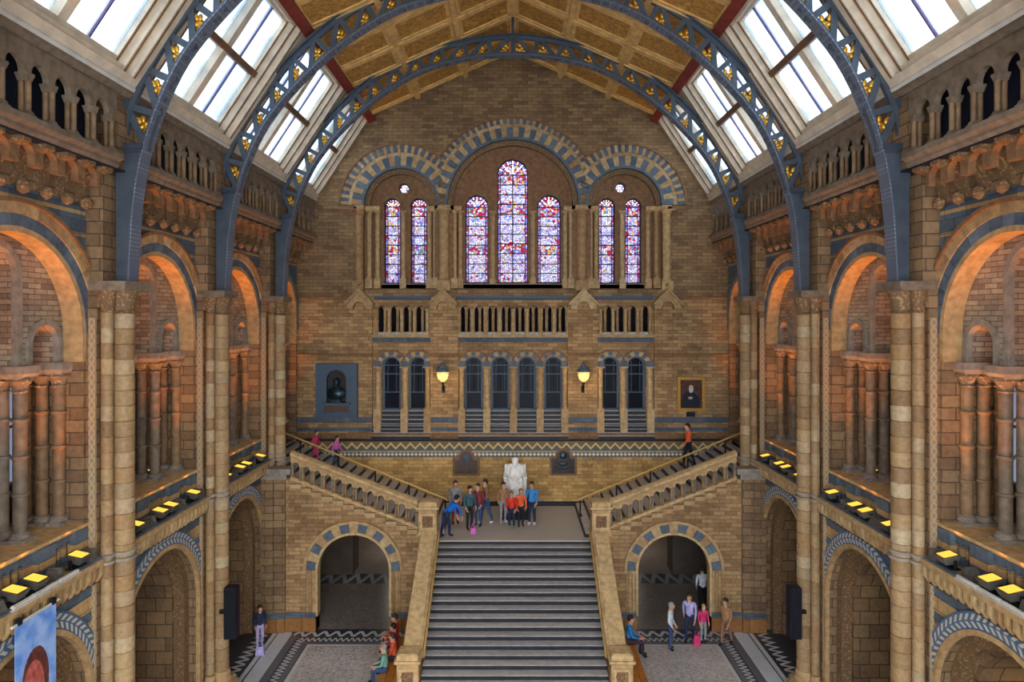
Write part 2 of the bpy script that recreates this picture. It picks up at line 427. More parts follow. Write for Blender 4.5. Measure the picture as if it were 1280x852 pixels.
def rivets():
    nt, out = new_mat('riveted_iron'); k = N(nt); g, p, q = k.pos()
    v = k.n('ShaderNodeTexVoronoi'); v.inputs['Scale'].default_value = 11; v.inputs['Randomness'].default_value = 0; k.L(g.outputs['Position'], v.inputs['Vector'])
    d = k.math('LESS_THAN', v.outputs['Distance'], .3)
    k.bsdf(out, k.mix(d, S(100,110,126), S(138,146,162)), .45, .2, bump=d, bstr=.6, bdist=.02, spec=.5)
rivets()
def floor_mat():
    nt, out = new_mat('mosaic_floor'); k = N(nt); g, p, q = k.pos(); P = g.outputs['Position']
    ax = k.math('ABSOLUTE', p.outputs[0]); y = p.outputs[1]
    v = k.n('ShaderNodeTexVoronoi'); v.inputs['Scale'].default_value = 16; k.L(P, v.inputs['Vector'])
    sp = k.n('ShaderNodeSeparateColor'); k.L(v.outputs['Color'], sp.inputs[0])
    terr = k.ramp(sp.outputs[0], [(0, S(188,178,168)), (.5, S(212,204,194)), (.8, S(160,148,138)), (1, S(222,218,210))])
    Dk, Wh, Gy = S(58,62,72), S(206,206,202), S(106,106,112)
    def inlay(run, d, lo, hi, per, w=Wh, b=Dk):     # white zigzag in a dark strip
        t = k.math('PINGPONG', run, per/2)
        h = k.math('DIVIDE', k.math('SUBTRACT', d, lo), hi-lo)
        e = k.math('ABSOLUTE', k.math('SUBTRACT', h, k.math('DIVIDE', t, per/2)))
        return k.mix(k.math('LESS_THAN', e, .3), b, w)
    dx = k.math('SUBTRACT', ax, 7.05); dy = k.math('SUBTRACT', y, 23.72)
    d = k.math('MAXIMUM', dx, dy)
    isx = k.math('GREATER_THAN', dx, dy)
    run = k.math('ADD', k.math('MULTIPLY', y, isx), k.math('MULTIPLY', p.outputs[0], k.math('SUBTRACT', 1.0, isx)))
    col = terr
    def band(col, lo, hi, c, dd=d):
        f = k.math('MULTIPLY', k.math('GREATER_THAN', dd, lo), k.math('LESS_THAN', dd, hi)); return k.mix(f, col, c)
    col = band(col, 0, .13, Wh); col = band(col, .13, .36, Gy); col = band(col, .13, .17, Dk)
    col = band(col, .34, .60, inlay(run, d, .34, .60, .2)); col = band(col, .60, 9, Dk)
    col = band(col, .66, .92, Gy)
    # along the side walls: broad pale strip and the zigzag tiles; along the stair wall: zigzag tiles
    side = k.math('MULTIPLY', dx, isx)
    col = band(col, .92, 1.42, S(206,208,208), side); col = band(col, 1.42, 1.47, Dk, side); col = band(col, 1.47, 1.62, Wh, side)
    col = band(col, 1.62, 1.75, Dk, side); col = band(col, 1.75, 5, inlay(y, dx, 1.75, 2.1, .34), side)
    fr = k.math('MULTIPLY', dy, k.math('SUBTRACT', 1.0, isx))
    col = band(col, .70, 1.12, inlay(p.outputs[0], dy, .70, 1.12, .44), fr)
    # beyond the stair wall: plain passage floor with pattern bands
    col = band(col, 25.0, 60, k.ramp(sp.outputs[0], [(0, S(120,108,100)), (1, S(150,138,126))]), y)
    col = band(col, 29.3, 30.4, inlay(p.outputs[0], y, 29.3, 30.4, .6, S(150,146,140)), y)
    n = k.noise(P, .5, 3)
    col = k.mix(1.0, col, k.ramp(n, [(.3, (.8,.8,.8,1)), (.65, (1.05,1.05,1.05,1))]), 'MULTIPLY')
    k.bsdf(out, col, .3, spec=.5)
floor_mat()
def banner_mat():
    nt, out = new_mat('banner_print'); k = N(nt)
    tc = k.n('ShaderNodeTexCoord'); s = k.n('ShaderNodeSeparateXYZ'); k.L(tc.outputs['Object'], s.inputs[0])
    a, z = s.outputs[1], s.outputs[2]                     # object origin = top centre of the banner
    n = k.noise(tc.outputs['Object'], 3.5, 4); n2 = k.noise(tc.outputs['Object'], 9, 4)
    sky = k.ramp(n, [(.35, S(96,146,224)), (.65, S(158,190,238))])
    def ell(ca, cz, ra, rz, wob=.18):
        e = k.math('ADD', k.math('POWER', k.math('DIVIDE', k.math('SUBTRACT', a, ca), ra), 2.0), k.math('POWER', k.math('DIVIDE', k.math('SUBTRACT', z, cz), rz), 2.0))
        return k.math('LESS_THAN', k.math('ADD', e, k.math('MULTIPLY', k.math('SUBTRACT', n2, .5), wob)), 1.0)
    col = k.mix(ell(-.02, -1.25, .36, .66), sky, k.ramp(n2, [(.3, S(70,36,34)), (.7, S(120,66,56))]))
    col = k.mix(ell(-.07, -1.42, .29, .60), col, k.ramp(n2, [(.3, S(150,64,58)), (.7, S(206,112,100))]))
    col = k.mix(ell(-.08, -1.72, .2, .22), col, k.ramp(n2, [(.3, S(186,92,84)), (.7, S(226,140,124))]))
    k.bsdf(out, col, .6)
banner_mat()
def portrait_mat():
    nt, out = new_mat('portrait_canvas'); k = N(nt)
    tc = k.n('ShaderNodeTexCoord'); s = k.n('ShaderNodeSeparateXYZ'); k.L(tc.outputs['Object'], s.inputs[0])
    a, z = s.outputs[0], s.outputs[2]; n = k.noise(tc.outputs['Object'], 6, 4)
    def ell(ca, cz, ra, rz):
        e = k.math('ADD', k.math('POWER', k.math('DIVIDE', k.math('SUBTRACT', a, ca), ra), 2.0), k.math('POWER', k.math('DIVIDE', k.math('SUBTRACT', z, cz), rz), 2.0))
        return k.math('LESS_THAN', k.math('ADD', e, k.math('MULTIPLY', k.math('SUBTRACT', n, .5), .5)), 1.0)
    col = k.ramp(n, [(.3, S(58,34,26)), (.7, S(92,56,40))])
    col = k.mix(ell(-.02, -.42, .40, .52), col, S(20,22,34)); col = k.mix(ell(-.04, -.12, .24, .24), col, S(22,26,40))
    col = k.mix(ell(.0, .24, .10, .15), col, S(196,168,142)); col = k.mix(ell(-.0, .15, .09, .10), col, S(190,188,184))
    col = k.mix(ell(-.03, -.17, .1, .06), col, S(176,150,130))
    k.bsdf(out, col, .5)
portrait_mat()
# ------------------------------------------------------------ the hall: floor, roof, side walls
BAY = 5.1
PIERS = (15.3, 20.4, 25.5)
BAYS = (12.75, 17.85, 22.95)
YB = -5.1                                        # the hall goes on behind the camera
SIDES = (('left', 0.0, -1), ('right', PI, 1))
SIDE_OF = {-1: '(banner side)', 1: '(portrait side)'}
BETWEEN = {12.75: 'before the bare pier', 17.85: 'between bare and loudspeaker piers', 22.95: 'between loudspeaker and stair piers'}
FB = lambda a, b, t: (-9.3+t, a, b)               # bay-local plates: t = distance from the arcade plane towards the nave

fl = MB().box((-13.6, YB, -.3), (13.6, 44, 0)).mesh('floor', 'mosaic_floor')
floor = obj('floor', fl, kind='structure')

# roof slopes (boarded upper part) and its painted panels, ribs and red beams
BX, BZ, RZ = 6.14, 20.0, 22.74
bm = MB()
for s in (-1, 1):
    bm.prism([(s*BX, BZ+.12), (0, RZ+.12), (0, RZ+.42), (s*BX, BZ+.42)], FX, YB, FY+.8)
ceiling = obj('ceiling', bm.mesh('ceiling', 'timber_dark'), kind='structure')
SL = math.hypot(BX, RZ-BZ); SA = math.atan2(RZ-BZ, BX)
pw, pl = BAY/3-.26, SL/3-.26
pan = MB()
pan.frustum((-pl/2, -pw/2, 0), (pl/2, pw/2, 0), (-pl/2, -pw/2, .1), (pl/2, pw/2, .1))
fr = .11
pan.mat(1)
for a, b in (((-pl/2, -pw/2), (pl/2, -pw/2+fr)), ((-pl/2, pw/2-fr), (pl/2, pw/2)), ((-pl/2, -pw/2+fr), (-pl/2+fr, pw/2-fr)), ((pl/2-fr, -pw/2+fr), (pl/2, pw/2-fr))):
    pan.box((a[0], a[1], -.05), (b[0], b[1], 0))
panel_me = pan.mesh('panel', ['painted_panel', 'rib'])
rib_long = MB().box((-.09, -BAY/2, -.1), (.09, BAY/2, .1)).mat(0).box((-.14, -BAY/2, -.02), (.14, BAY/2, .1)).mesh('rib', 'rib')
rib_cross = MB().box((-SL/2, -.08, -.08), (SL/2, .08, .1)).mesh('rib', 'rib')
beam_me = MB().box((-.16, -BAY/2, -.2), (.16, BAY/2, .14)).mesh('beam', 'red_beam')
for bc in [x*BAY+BAYS[0] for x in range(-3, 4)]:
    hi = bc+BAY/2
    for s in (-1, 1):
        def on(t, dy, dz=.0): return (s*(BX-BX*t/SL), bc+dy, BZ+(RZ-BZ)*t/SL+dz)
        for i in range(3):
            for j in range(3):
                y = bc+(j-1)*BAY/3
                if y+.85 > FY+.3: continue
                obj('panel', panel_me, ceiling, on((i+.5)*SL/3, (j-1)*BAY/3), rot=(0, s*SA, 0))
        for j in range(3):
            y = bc-BAY/2+j*BAY/3
            if y < FY: obj('rib', rib_cross, ceiling, on(SL/2, -BAY/2+j*BAY/3), rot=(0, s*SA, 0))
        if hi > FY+.5: sy = (FY-(bc-BAY/2))/BAY
        else: sy = 1
        for i in range(1, 3):
            obj('rib', rib_long, ceiling, on(i*SL/3, -(1-sy)*BAY/2), rot=(0, s*SA, 0), scale=(1, sy, 1))
        obj('beam', beam_me, ceiling, on(.02, -(1-sy)*BAY/2), rot=(0, s*SA, 0), scale=(1, sy, 1))
    obj('ridge_rib', rib_long, ceiling, (0, bc-(1-sy)*BAY/2, RZ-.03), scale=(1.3, sy, 1))

# skylights: one window to a bay on either slope
GX0, GZ0 = 8.45, 16.5
GL = math.hypot(GX0-BX, BZ-GZ0); ux, uz = (GX0-BX)/GL, (BZ-GZ0)/GL
def FG(s_, y, n): return (-(GX0-ux*s_+uz*n), y, GZ0+uz*s_+ux*n)
FGp = lambda a, b, t: FG(b, a, t)
def rect(a0, a1, b0, b1): return [(a0,b0),(a1,b0),(a1,b1),(a0,b1)]
def skylight_meshes(h):
    d = {}
    g = MB()
    for i, (w, b0, b1, n0, n1) in enumerate(((h-.34, .22, GL-.14, 0, .16), (h-.5, .32, GL-.22, .16, .32), (h-.64, .42, GL-.3, .32, .5))):
        g.plate(rect(-h, h, -.05, GL+.02), [rect(-w, w, b0, b1)], FGp, n0, n1)
    d['frame'] = g.mesh('frame', 'timber')
    g = MB()
    for w in (h-.28, h-.44, h-.6):
        for s in (-1, 1): g.plate(rect(s*w-.02, s*w+.02, .2, GL-.15), [], FGp, -.02 if w > h-.3 else .14 if w > h-.5 else .3, .34)
    d['moulding'] = g.mesh('moulding', 'timber_dark')
    w = h-.64; b0, b1 = .42, GL-.3; mid = (b0+b1)/2
    d['mullion'] = MB().plate(rect(-.13, .13, b0, b1), [], FGp, .24, .5).mesh('mullion', 'timber')
    d['transom'] = MB().plate(rect(-w, w, mid-.09, mid+.09), [], FGp, .2, .5).mesh('transom', 'timber_dark')
    P = []; B = []
    for r0, r1 in ((b0, mid-.09), (mid+.09, b1)):
        for s in (-1, 1):
            m = (.13+w)/2
            for p0, p1 in ((.13, m-.02), (m+.02, w)):
                P.append(MB().plate(rect(min(s*p0, s*p1), max(s*p0, s*p1), r0, r1), [], FGp, .42, .43).mesh('pane', 'sky_glass'))
            B.append(MB().plate(rect(s*m-.022, s*m+.022, r0, r1), [], FGp, .38, .47).mesh('glazing_bar', 'violet_bar'))
    d['pane'] = P; d['glazing_bar'] = B
    return d
SKY = skylight_meshes(BAY/2); SKY_S = skylight_meshes((FY-25.5)/2+.15)
nwin = 0
for bc in [x*BAY+BAYS[0] for x in range(-3, 3)]+[None]:
    K = SKY if bc is not None else SKY_S
    yc = bc if bc is not None else (FY+25.5)/2
    for side, rz, sg in SIDES:
        nwin += 1
        f = obj('window_%d' % nwin, K['frame'], None, (0, yc, 0), rz, kind='structure', label='timber-framed roof skylight of pale glass panes')
        for nm in ('moulding', 'mullion', 'transom'): obj(nm, K[nm], f)
        for m in K['pane']: obj('pane', m, f)
        for m in K['glazing_bar']: obj('glazing_bar', m, f)

# ---- shells of the side walls
AG, SPG = 2.0, 3.3            # ground arch radius and springing
AM, SPM = 2.05, 11.05         # gallery arch
def banded(lo, hi, h, i0=1, i1=2):
    r = []; z = lo; k = 0
    while z < hi: r.append((z, min(z+h[k % 2], hi), (i0, i1)[k % 2])); z += h[k % 2]; k += 1
    return r
D = {}
g = MB().plate(notched(-BAY/2, BAY/2, 0, 6.04, [(0, AG, SPG)], 24), [], FB, -.25, .15)
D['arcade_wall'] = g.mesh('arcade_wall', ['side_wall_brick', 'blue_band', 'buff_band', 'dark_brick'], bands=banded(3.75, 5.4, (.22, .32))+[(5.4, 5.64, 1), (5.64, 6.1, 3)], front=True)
g = MB().ring(FS, 2.07, 2.42, -9.15, -9.10, n=32)
D['leaf_ring'] = g.mesh('leaf_ring', 'leaf_ring')
g = MB().ring(FB, 1.97, 2.08, .10, .22, n=32, c=(0, SPG), legs=SPG-.0)
D['arch_roll'] = g.mesh('arch_roll', 'buff')
g = MB().ring(FB, 1.72, 2.02, -.42, -.12, n=28, c=(0, SPG), legs=SPG)
D['carved_order'] = g.mesh('carved_order', 'carved')
g = MB().ring(FB, 1.60, 1.95, -1.7, -.42, n=28, c=(0, SPG), legs=SPG)
D['arch_soffit'] = g.mesh('arch_soffit', 'soffit_block')
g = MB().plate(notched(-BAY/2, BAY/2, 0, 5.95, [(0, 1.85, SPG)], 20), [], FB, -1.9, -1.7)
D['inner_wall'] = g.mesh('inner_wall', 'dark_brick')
g = MB().plate(notched(-BAY/2, BAY/2, 6.2, 14.65, [(0, AM, SPM)], 24), [], FB, -.4, 0)
D['gallery_wall'] = g.mesh('gallery_wall', ['side_wall_brick', 'blue_band', 'buff_band'], bands=[(11.9, 13.86, 1), (12.35, 12.43, 2), (12.75, 12.83, 2), (13.15, 13.23, 2), (13.62, 13.7, 2)], front=True)
def vouss(r0, r1, t0, t1, n, F, mat, a_gap=.0):
    """one wedge block of an arch ring, centred on angle 0 about the origin (a,b plane)"""
    h = PI/n/2-a_gap
    return MB().ring(F, r0, r1, t0, t1, -h, h, n=2).mesh('voussoir', mat)
NV = 21
D['vs_blue'] = vouss(AM+.02, AM+.25, .01, .05, NV, lambda a, b, t: (t, a, b), 'blue_piece', .004)
D['vs_buff'] = vouss(AM+.25, AM+.46, .01, .08, NV, lambda a, b, t: (t, a, b), 'buff_piece', .004)
g = MB().ring(FB, AM+.46, AM+.54, 0, .14, n=28, c=(0, SPM)); D['hood'] = g.mesh('hood', 'brown')
g = MB().ring(FB, AM-.09, AM+.03, -.4, .03, n=28, c=(0, SPM), legs=SPM-10.45); D['arch_order'] = g.mesh('arch_order', 'buff')
OPS = [(-1.4, .42, 10.85), (0, .6, 12.2), (1.4, .42, 10.85)]
g = MB().plate(notched(-2.2, 2.2, 10.45, 13.3, OPS, 16), [], FB, -1.5, -.42); D['tympanum'] = g.mesh('tympanum', ['tympanum_brick'])
g = MB()
for cx, r, sp in OPS: g.ring(FB, r-.02, r+.11, -.5, -.37, n=18, c=(cx, sp), legs=sp-10.45)
D['arch_moulding'] = g.mesh('arch_moulding', 'grey_stone')
# carved back of the deep openings
g = MB().plate(notched(-2.2, 2.2, 10.45, 13.3, OPS, 12), [], FB, -1.52, -1.5); D['inner_face'] = g.mesh('inner_face', 'soffit_block')

def shell(sg):
    X = lambda a: sg*a
    g = MB()
    def bx(x0, x1, y0, y1, z0, z1, m=0):
        g.mat(m).box((min(X(x0), X(x1)), y0, z0), (max(X(x0), X(x1)), y1, z1))
    bx(9.0, 9.9, YB, 9.8, 0, 16.3)                                    # plain wall beside the camera
    bx(8.4, 9.9, YB, 10.2, 16.3, 16.6)
    bx(9.4, 13.2, 10.2, FY+.8, 5.95, 6.2, 1)                         # gallery floor
    bx(9.75, 13.2, 10.2, FY+.8, 13.4, 13.6, 1)                        # gallery ceiling
    bx(8.6, 11.2, 10.2, FY+.8, 14.62, 14.66, 2)                       # upper gallery floor
    bx(8.5, 11.2, 10.2, FY+.8, 16.42, 16.6, 2)
    bx(10.9, 11.2, 10.2, FY+.8, 14.6, 16.5, 2)
    for y in (10.2,)+PIERS: bx(10.9, 13.2, y-.25, y+.25, 0, 5.95, 1)
    bx(9.3, 13.5, FY, FY+.3, 0, 14.6, 1)
    for y in (10.2, ): bx(9.3, 13.2, y-.25, y+.25, 6.2, 14.6, 1)
    hs = [rect(y-.55, y+.55, 7.0, 10.2) for y in BAYS]
    g.mat(1).plate(rect(10.0, FY+.8, 0, 14.6), hs, FS, X(13.2), X(13.5))
    return g.mesh('wall', ['side_wall_brick', 'dark_brick', 'gallery_dark'])
WALL = {}
for side, rz, sg in SIDES:
    W = WALL[side] = obj('wall_'+side, shell(sg), kind='structure')
    for yc in BAYS:
        for nm in ('arcade_wall', 'arch_roll', 'carved_order', 'arch_soffit', 'inner_wall', 'gallery_wall', 'hood', 'arch_order', 'tympanum', 'arch_moulding', 'inner_face'):
            obj(nm, D[nm], W, (0, yc, 0), rz)
        obj('leaf_ring', D['leaf_ring'], W, (0, yc, SPG), rz)
        for i in range(NV):
            a = PI*(i+.5)/NV
            for nm in ('vs_blue', 'vs_buff'):
                obj('voussoir', D[nm], W, (sg*9.3, yc, SPM), rot=(a, 0, rz))
        nwin += 1
        wf = MB().plate(rect(-.6, .6, 6.95, 10.25), [rect(-.5, -.03, 7.05, 8.5), rect(.03, .5, 7.05, 8.5), rect(-.5, -.03, 8.56, 10.15), rect(.03, .5, 8.56, 10.15)], FS, -.05, .05).mesh('window', 'grey_stone')
        w_ = obj('window_%d' % nwin, wf, None, (sg*13.25, yc, 0), kind='structure')
        for a in (-.27, .27):
            for b0, b1 in ((7.05, 8.5), (8.56, 10.15)): obj('pane', MB().box((-.01, a-.235, b0), (.01, a+.235, b1)).mesh('pane', 'gallery_glass'), w_)
# short bay beside the end wall: narrower arch, no tympanum
YS0, YS1 = 25.95, FY; YSC, AS = (YS0+YS1)/2, (YS1-YS0)/2-.12
g = MB().plate(notched(YS0-YSC, YS1-YSC, 5.0, 14.65, [(0, AS, 13.1-AS)], 20), [], FB, -.4, 0)
D['short_wall'] = g.mesh('gallery_wall', ['side_wall_brick', 'blue_band', 'buff_band'], bands=[(11.9, 13.86, 1), (12.75, 12.83, 2), (13.62, 13.7, 2), (5.0, 6.0, 2), (5.3, 5.5, 1), (5.8, 6.0, 1)])
D['short_order'] = MB().ring(FB, AS-.1, AS+.02, -.7, .03, n=24, c=(0, 13.1-AS), legs=13.1-AS-10.3).mesh('arch_order', 'buff')
D['short_hood'] = MB().ring(FB, AS+.02, AS+.22, 0, .06, n=24, c=(0, 13.1-AS), legs=.6).mesh('hood', 'blue')
for side, rz, sg in SIDES:
    # (symmetric about its middle, so the right-hand one is the left-hand one turned round)
    for nm, part in (('short_wall', 'gallery_wall'), ('short_order', 'arch_order'), ('short_hood', 'hood')): obj(part, D[nm], WALL[side], (0, YSC, 0), rz)
# wall that closes the hall behind the camera
REAR_FILLW = [(-6.2, 2.4, 13.4), (0, 3.4, 16.2), (6.2, 2.4, 13.4)]      # unseen entrance-end windows, assumed and enlarged to add daylight to the hall
g = MB().plate([(-9.9, 0), (9.9, 0), (9.9, 16.6), (6.3, 20.3), (0, 23.2), (-6.3, 20.3), (-9.9, 16.6)], [arch_hole(c, r, s_, .9, 16) for c, r, s_ in REAR_FILLW], FX, YB-.4, YB)
obj('wall_rear', g.mesh('wall_rear', 'end_wall_brick'), kind='structure')
for c, r, s_ in REAR_FILLW:
    nwin += 1
    w_ = obj('window_%d' % nwin, MB().ring(FX, r-.12, r+.02, YB-.3, YB-.1, n=16, c=(c, s_), legs=s_-.9).box((c-.06, YB-.3, .9), (c+.06, YB-.1, s_)).mesh('window', 'timber_dark'), kind='structure')
    for sg in (-1, 1): obj('pane', MB().box((min(c+sg*.06, c+sg*r), YB-.21, .9), (max(c+sg*.06, c+sg*r), YB-.2, s_)).mesh('pane', 'clear_glass'), w_)
    obj('pane', MB().ring(FX, .02, r-.1, YB-.21, YB-.2, n=14, c=(c, s_)).mesh('pane', 'clear_glass'), w_)

# ------------------------------------------------------------ piers of the arcade
drum_h = (11.5-.9)/31
def drum(r): return MB().lathe([(r*.9, 0), (r*.9, .008), (r, .016), (r, drum_h-.016), (r*.9, drum_h-.008), (r*.9, drum_h)], n=14).mesh('drum', 'drum', 40)
DR_B, DR_S = drum(.225), drum(.125)
FP = lambda x, y, z: (x, y, z)
g = MB().box((-10.8, -.45, 0), (-9.05, .45, 12.0)).box((-9.05, -.28, 0), (-8.82, .28, 12.0))
g.box((-9.5, -.45, 12.2), (-8.92, .45, 14.65)).box((-9.5, -.45, 14.65), (-8.62, .45, 16.4))
P_CORE = g.mesh('core', 'side_wall_brick')
g = MB().box((-9.22, -.475, .9), (-9.07, -.44, 11.4)).box((-9.22, .44, .9), (-9.07, .475, 11.4)); P_ZIG = g.mesh('zigzag_strip', 'pier_zigzag')
g = MB().box((-10.9, -.52, 0), (-8.42, .52, .4)).box((-10.85, -.49, .4), (-8.5, .49, .55)).lathe([(.3, 0), (.31, .1), (.25, .16), (.27, .24), (.235, .35)], (-8.72, 0, .55), 14)
for s in (-1, 1): g.lathe([(.17, 0), (.18, .1), (.14, .16), (.15, .24), (.13, .35)], (-8.9, s*.33, .55), 12)
P_BASE = g.mesh('base', 'buff', 40)
g = MB()
for z in (6.0, 6.14):
    g.lathe([(.2, 0), (.27, .02), (.27, .08), (.2, .1)], (-8.72, 0, z), 14)
    for s in (-1, 1): g.lathe([(.11, 0), (.17, .02), (.17, .08), (.11, .1)], (-8.9, s*.33, z), 12)
P_RING = g.mesh('annulet', 'grey_stone', 40)
g = MB().lathe([(.225, 0), (.27, .03), (.23, .07), (.24, .2), (.29, .4), (.33, .5)], (-8.74, 0, 11.5), 16)
for s in (-1, 1): g.lathe([(.125, 0), (.16, .03), (.135, .07), (.15, .2), (.18, .4), (.2, .5)], (-8.9, s*.32, 11.5), 12)
g.box((-9.3, -.44, 11.62), (-9.0, .44, 12.0))
P_CAP = g.mesh('capital', 'carved', 45)
g = MB().frustum((-9.5, -.46, 12.0), (-8.45, .46, 12.0), (-9.5, -.5, 12.1), (-8.40, .5, 12.1)).box((-9.5, -.5, 12.1), (-8.40, .5, 12.2)); P_ABA = g.mesh('abacus', 'gallery_stone')
for y in (10.2,)+PIERS:
    for side, rz, sg in SIDES:
        if y == 10.2: lab = 'tall buff shafted pier farthest from the end wall '+SIDE_OF[sg]
        elif y == PIERS[2]: lab = 'buff shafted pier rising from the side stair '+SIDE_OF[sg]
        elif y == PIERS[1]: lab = 'tall buff shafted pier carrying a black loudspeaker '+SIDE_OF[sg]
        else: lab = 'tall buff shafted pier with nothing fixed on it '+SIDE_OF[sg]
        p = thing('pier', lab, 'pier', (0, y, 0), rz, group='piers of the arcade')
        obj('core', P_CORE, p); obj('zigzag_strip', P_ZIG, p); obj('base', P_BASE, p); obj('annulet', P_RING, p); obj('capital', P_CAP, p); obj('abacus', P_ABA, p)
        z = .9 if y != PIERS[2] else .9+9*drum_h
        while z+drum_h < 11.51:
            obj('drum', DR_B, p, (-8.72, 0, z))
            for s in (-1, 1): obj('drum', DR_S, p, (-8.9, s*.33, z+.03))
            z += drum_h
# wall-mounted column loudspeakers
for side, rz, sg in SIDES:
    t = thing('loudspeaker', 'tall narrow black loudspeaker low on a pier '+SIDE_OF[sg], 'loudspeaker', (sg*8.28, 20.1, 2.0), rz, 'column loudspeakers')
    obj('cabinet', MB().box((-.17, -.16, 0), (.17, .16, 1.5)).mesh('cabinet', 'speaker_black'), t)
    obj('grille', MB().box((-.15, -.19, .04), (.15, -.16, 1.46)).mesh('grille', 'black_metal'), t, rz=-rz)
    obj('bracket', MB().box((-.35, -.05, .7), (-.1, .05, .8)).mesh('bracket', 'black_metal'), t)

# ------------------------------------------------------------ gallery: balcony ledge, dwarf wall, clustered columns
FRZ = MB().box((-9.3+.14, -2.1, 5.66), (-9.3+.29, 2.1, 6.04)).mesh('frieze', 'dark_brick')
DENT = MB().prism([(.27, 5.68), (.32, 5.70), (.42, 5.84), (.42, 6.04), (.27, 6.04)], lambda a, b, t: (-9.3+a, t, b), -.04, .04).mesh('dentil', 'buff_piece')
LEDGE = MB().prism([(-.1, 6.04), (.42, 6.04), (.42, 6.09), (.46, 6.12), (.46, 6.2), (-.1, 6.2)], lambda a, b, t: (-9.3+a, t, b), -2.1, 2.1).mesh('ledge', 'buff')
GUT = MB().box((-9.3+.30, -2.0, 6.2), (-9.3+.42, 2.0, 6.235)).mesh('gutter', 'blue')
slits = []
for c in (-1.4, 0, 1.4):
    for d in (-.2, 0, .2): slits.append([(c+d+.065, 6.32)]+arch_pts(c+d, .065, 6.64, 6)+[(c+d-.065, 6.32)])
DWARF = MB().plate(rect(-2.15, 2.15, 6.2, 6.86), slits, FB, -.45, -.05).mesh('dwarf_wall', ['buff_band', 'blue_band'], bands=[(6.2, 6.42, 1), (6.62, 6.86, 1)])
PED = MB().box((-9.3-.9, -.26, 6.2), (-9.3+.06, .26, 6.86)).mesh('pedestal', ['buff_band', 'blue_band'], bands=[(6.2, 6.45, 1), (6.6, 6.9, 1)])
COPE = MB().prism([(-1.5, 6.86), (.03, 6.86), (.07, 6.9), (.07, 6.96), (-1.5, 6.96)], lambda a, b, t: (-9.3+a, t, b), -2.15, 2.15).mesh('coping', 'coping')
SH = 2.95
def shaft(r, col):
    pr = [(r, 0)]
    for k in (1, 2, 3):
        z = SH*k/4; pr += [(r, z-.04), (r*1.22, z-.025), (r*1.22, z+.025), (r, z+.04)]
    pr += [(r, SH)]
    return MB().lathe(pr, n=12).mesh('shaft', col, 40)
SHAFT = shaft(.125, 'grey_shaft'); SHAFT2 = shaft(.125, 'brown_shaft')
SBASE = MB().box((-.2, -.2, 0), (.2, .2, .07)).lathe([(.19, .07), (.2, .1), (.16, .14), (.17, .17), (.13, .2)], n=12).mesh('base', 'grey_stone', 40)
SCAP = MB().lathe([(.125, 0), (.15, .03), (.13, .06), (.16, .16), (.21, .24)], n=12).box((-.2, -.2, .24), (.2, .2, .3)).mesh('capital', 'carved_grey', 40)
ABA = {w: MB().frustum((-9.3-1.52, -w, 10.2), (-9.3-.3, w, 10.2), (-9.3-1.55, -w-.04, 10.3), (-9.3-.24, w+.04, 10.3)).box((-9.3-1.55, -w-.04, 10.3), (-9.3-.24, w+.04, 10.45)).mesh('abacus', 'grey_stone') for w in (.22,)}
def cluster(side, rz, sg, yc, ly, n, lab, grp, shaft_me=None, z=6.96):
    t = thing('column_cluster', lab, 'column', (sg*9.3, yc+ly, z), rz, grp)
    xs = (-.48, -.84, -1.2)[:n]
    for x in xs:
        obj('shaft', shaft_me or SHAFT, t, (x, 0, .2)); obj('base', SBASE, t, (x, 0, 0)); obj('capital', SCAP, t, (x, 0, .2+SH-.2))
    obj('abacus', ABA[.22], t, (9.3, 0, -6.96))
    return t
la = bpy.data.lights.new('chamber_lamp', 'POINT'); la.energy = 30; la.color = (1, .72, .3); la.shadow_soft_size = .2
for side, rz, sg in SIDES:
    t = thing('chamber_lamp', 'ceiling lamp in the ground-floor side room '+SIDE_OF[sg], 'lamp', (sg*12.0, 12.75, 5.95), 0)
    obj('bowl', MB().lathe([(.25, 0), (.25, -.05), (.16, -.12), (.02, -.14)], n=16).mesh('bowl', 'lantern_glow', 40), t)
    o = bpy.data.objects.new('lamp', la); COL.objects.link(o); o.parent = t; o.location = (0, 0, -.4)
for yc in BAYS:
    for side, rz, sg in SIDES:
        t = thing('gallery_balcony', 'balcony with arched slits '+BETWEEN[yc]+' '+SIDE_OF[sg], 'balcony', (0, yc, 0), rz, 'first-floor gallery balconies')
        obj('ledge', LEDGE, t); obj('frieze', FRZ, t); obj('gutter', GUT, t); obj('dwarf_wall', DWARF, t); obj('coping', COPE, t)
        for ly in (-1.93, -.79, .79, 1.93): obj('pedestal', PED, t, (0, ly, 0))
        for i in range(19): obj('dentil', DENT, t, (0, -2.02+4.04*i/18, 0))
        for ly in (-.79, .79):
            cluster(side, rz, sg, yc, ly, 3, 'grey free-standing columns '+BETWEEN[yc]+' '+SIDE_OF[sg], 'free-standing gallery columns')['label'] += (', end-wall end' if ly > 0 else ', far from end wall')
        for ly in (-1.95, 1.95):
            cluster(side, rz, sg, yc, ly, 3, 'brown columns against a pier '+BETWEEN[yc]+' '+SIDE_OF[sg], 'gallery columns against piers', SHAFT2)['label'] += (', end-wall end' if ly > 0 else ', far from end wall')
for side, rz, sg in SIDES:
    cluster(side, rz, sg, FY-.35, 0, 2, 'grey columns in the corner of the end wall '+SIDE_OF[sg], 'corner columns', SHAFT)

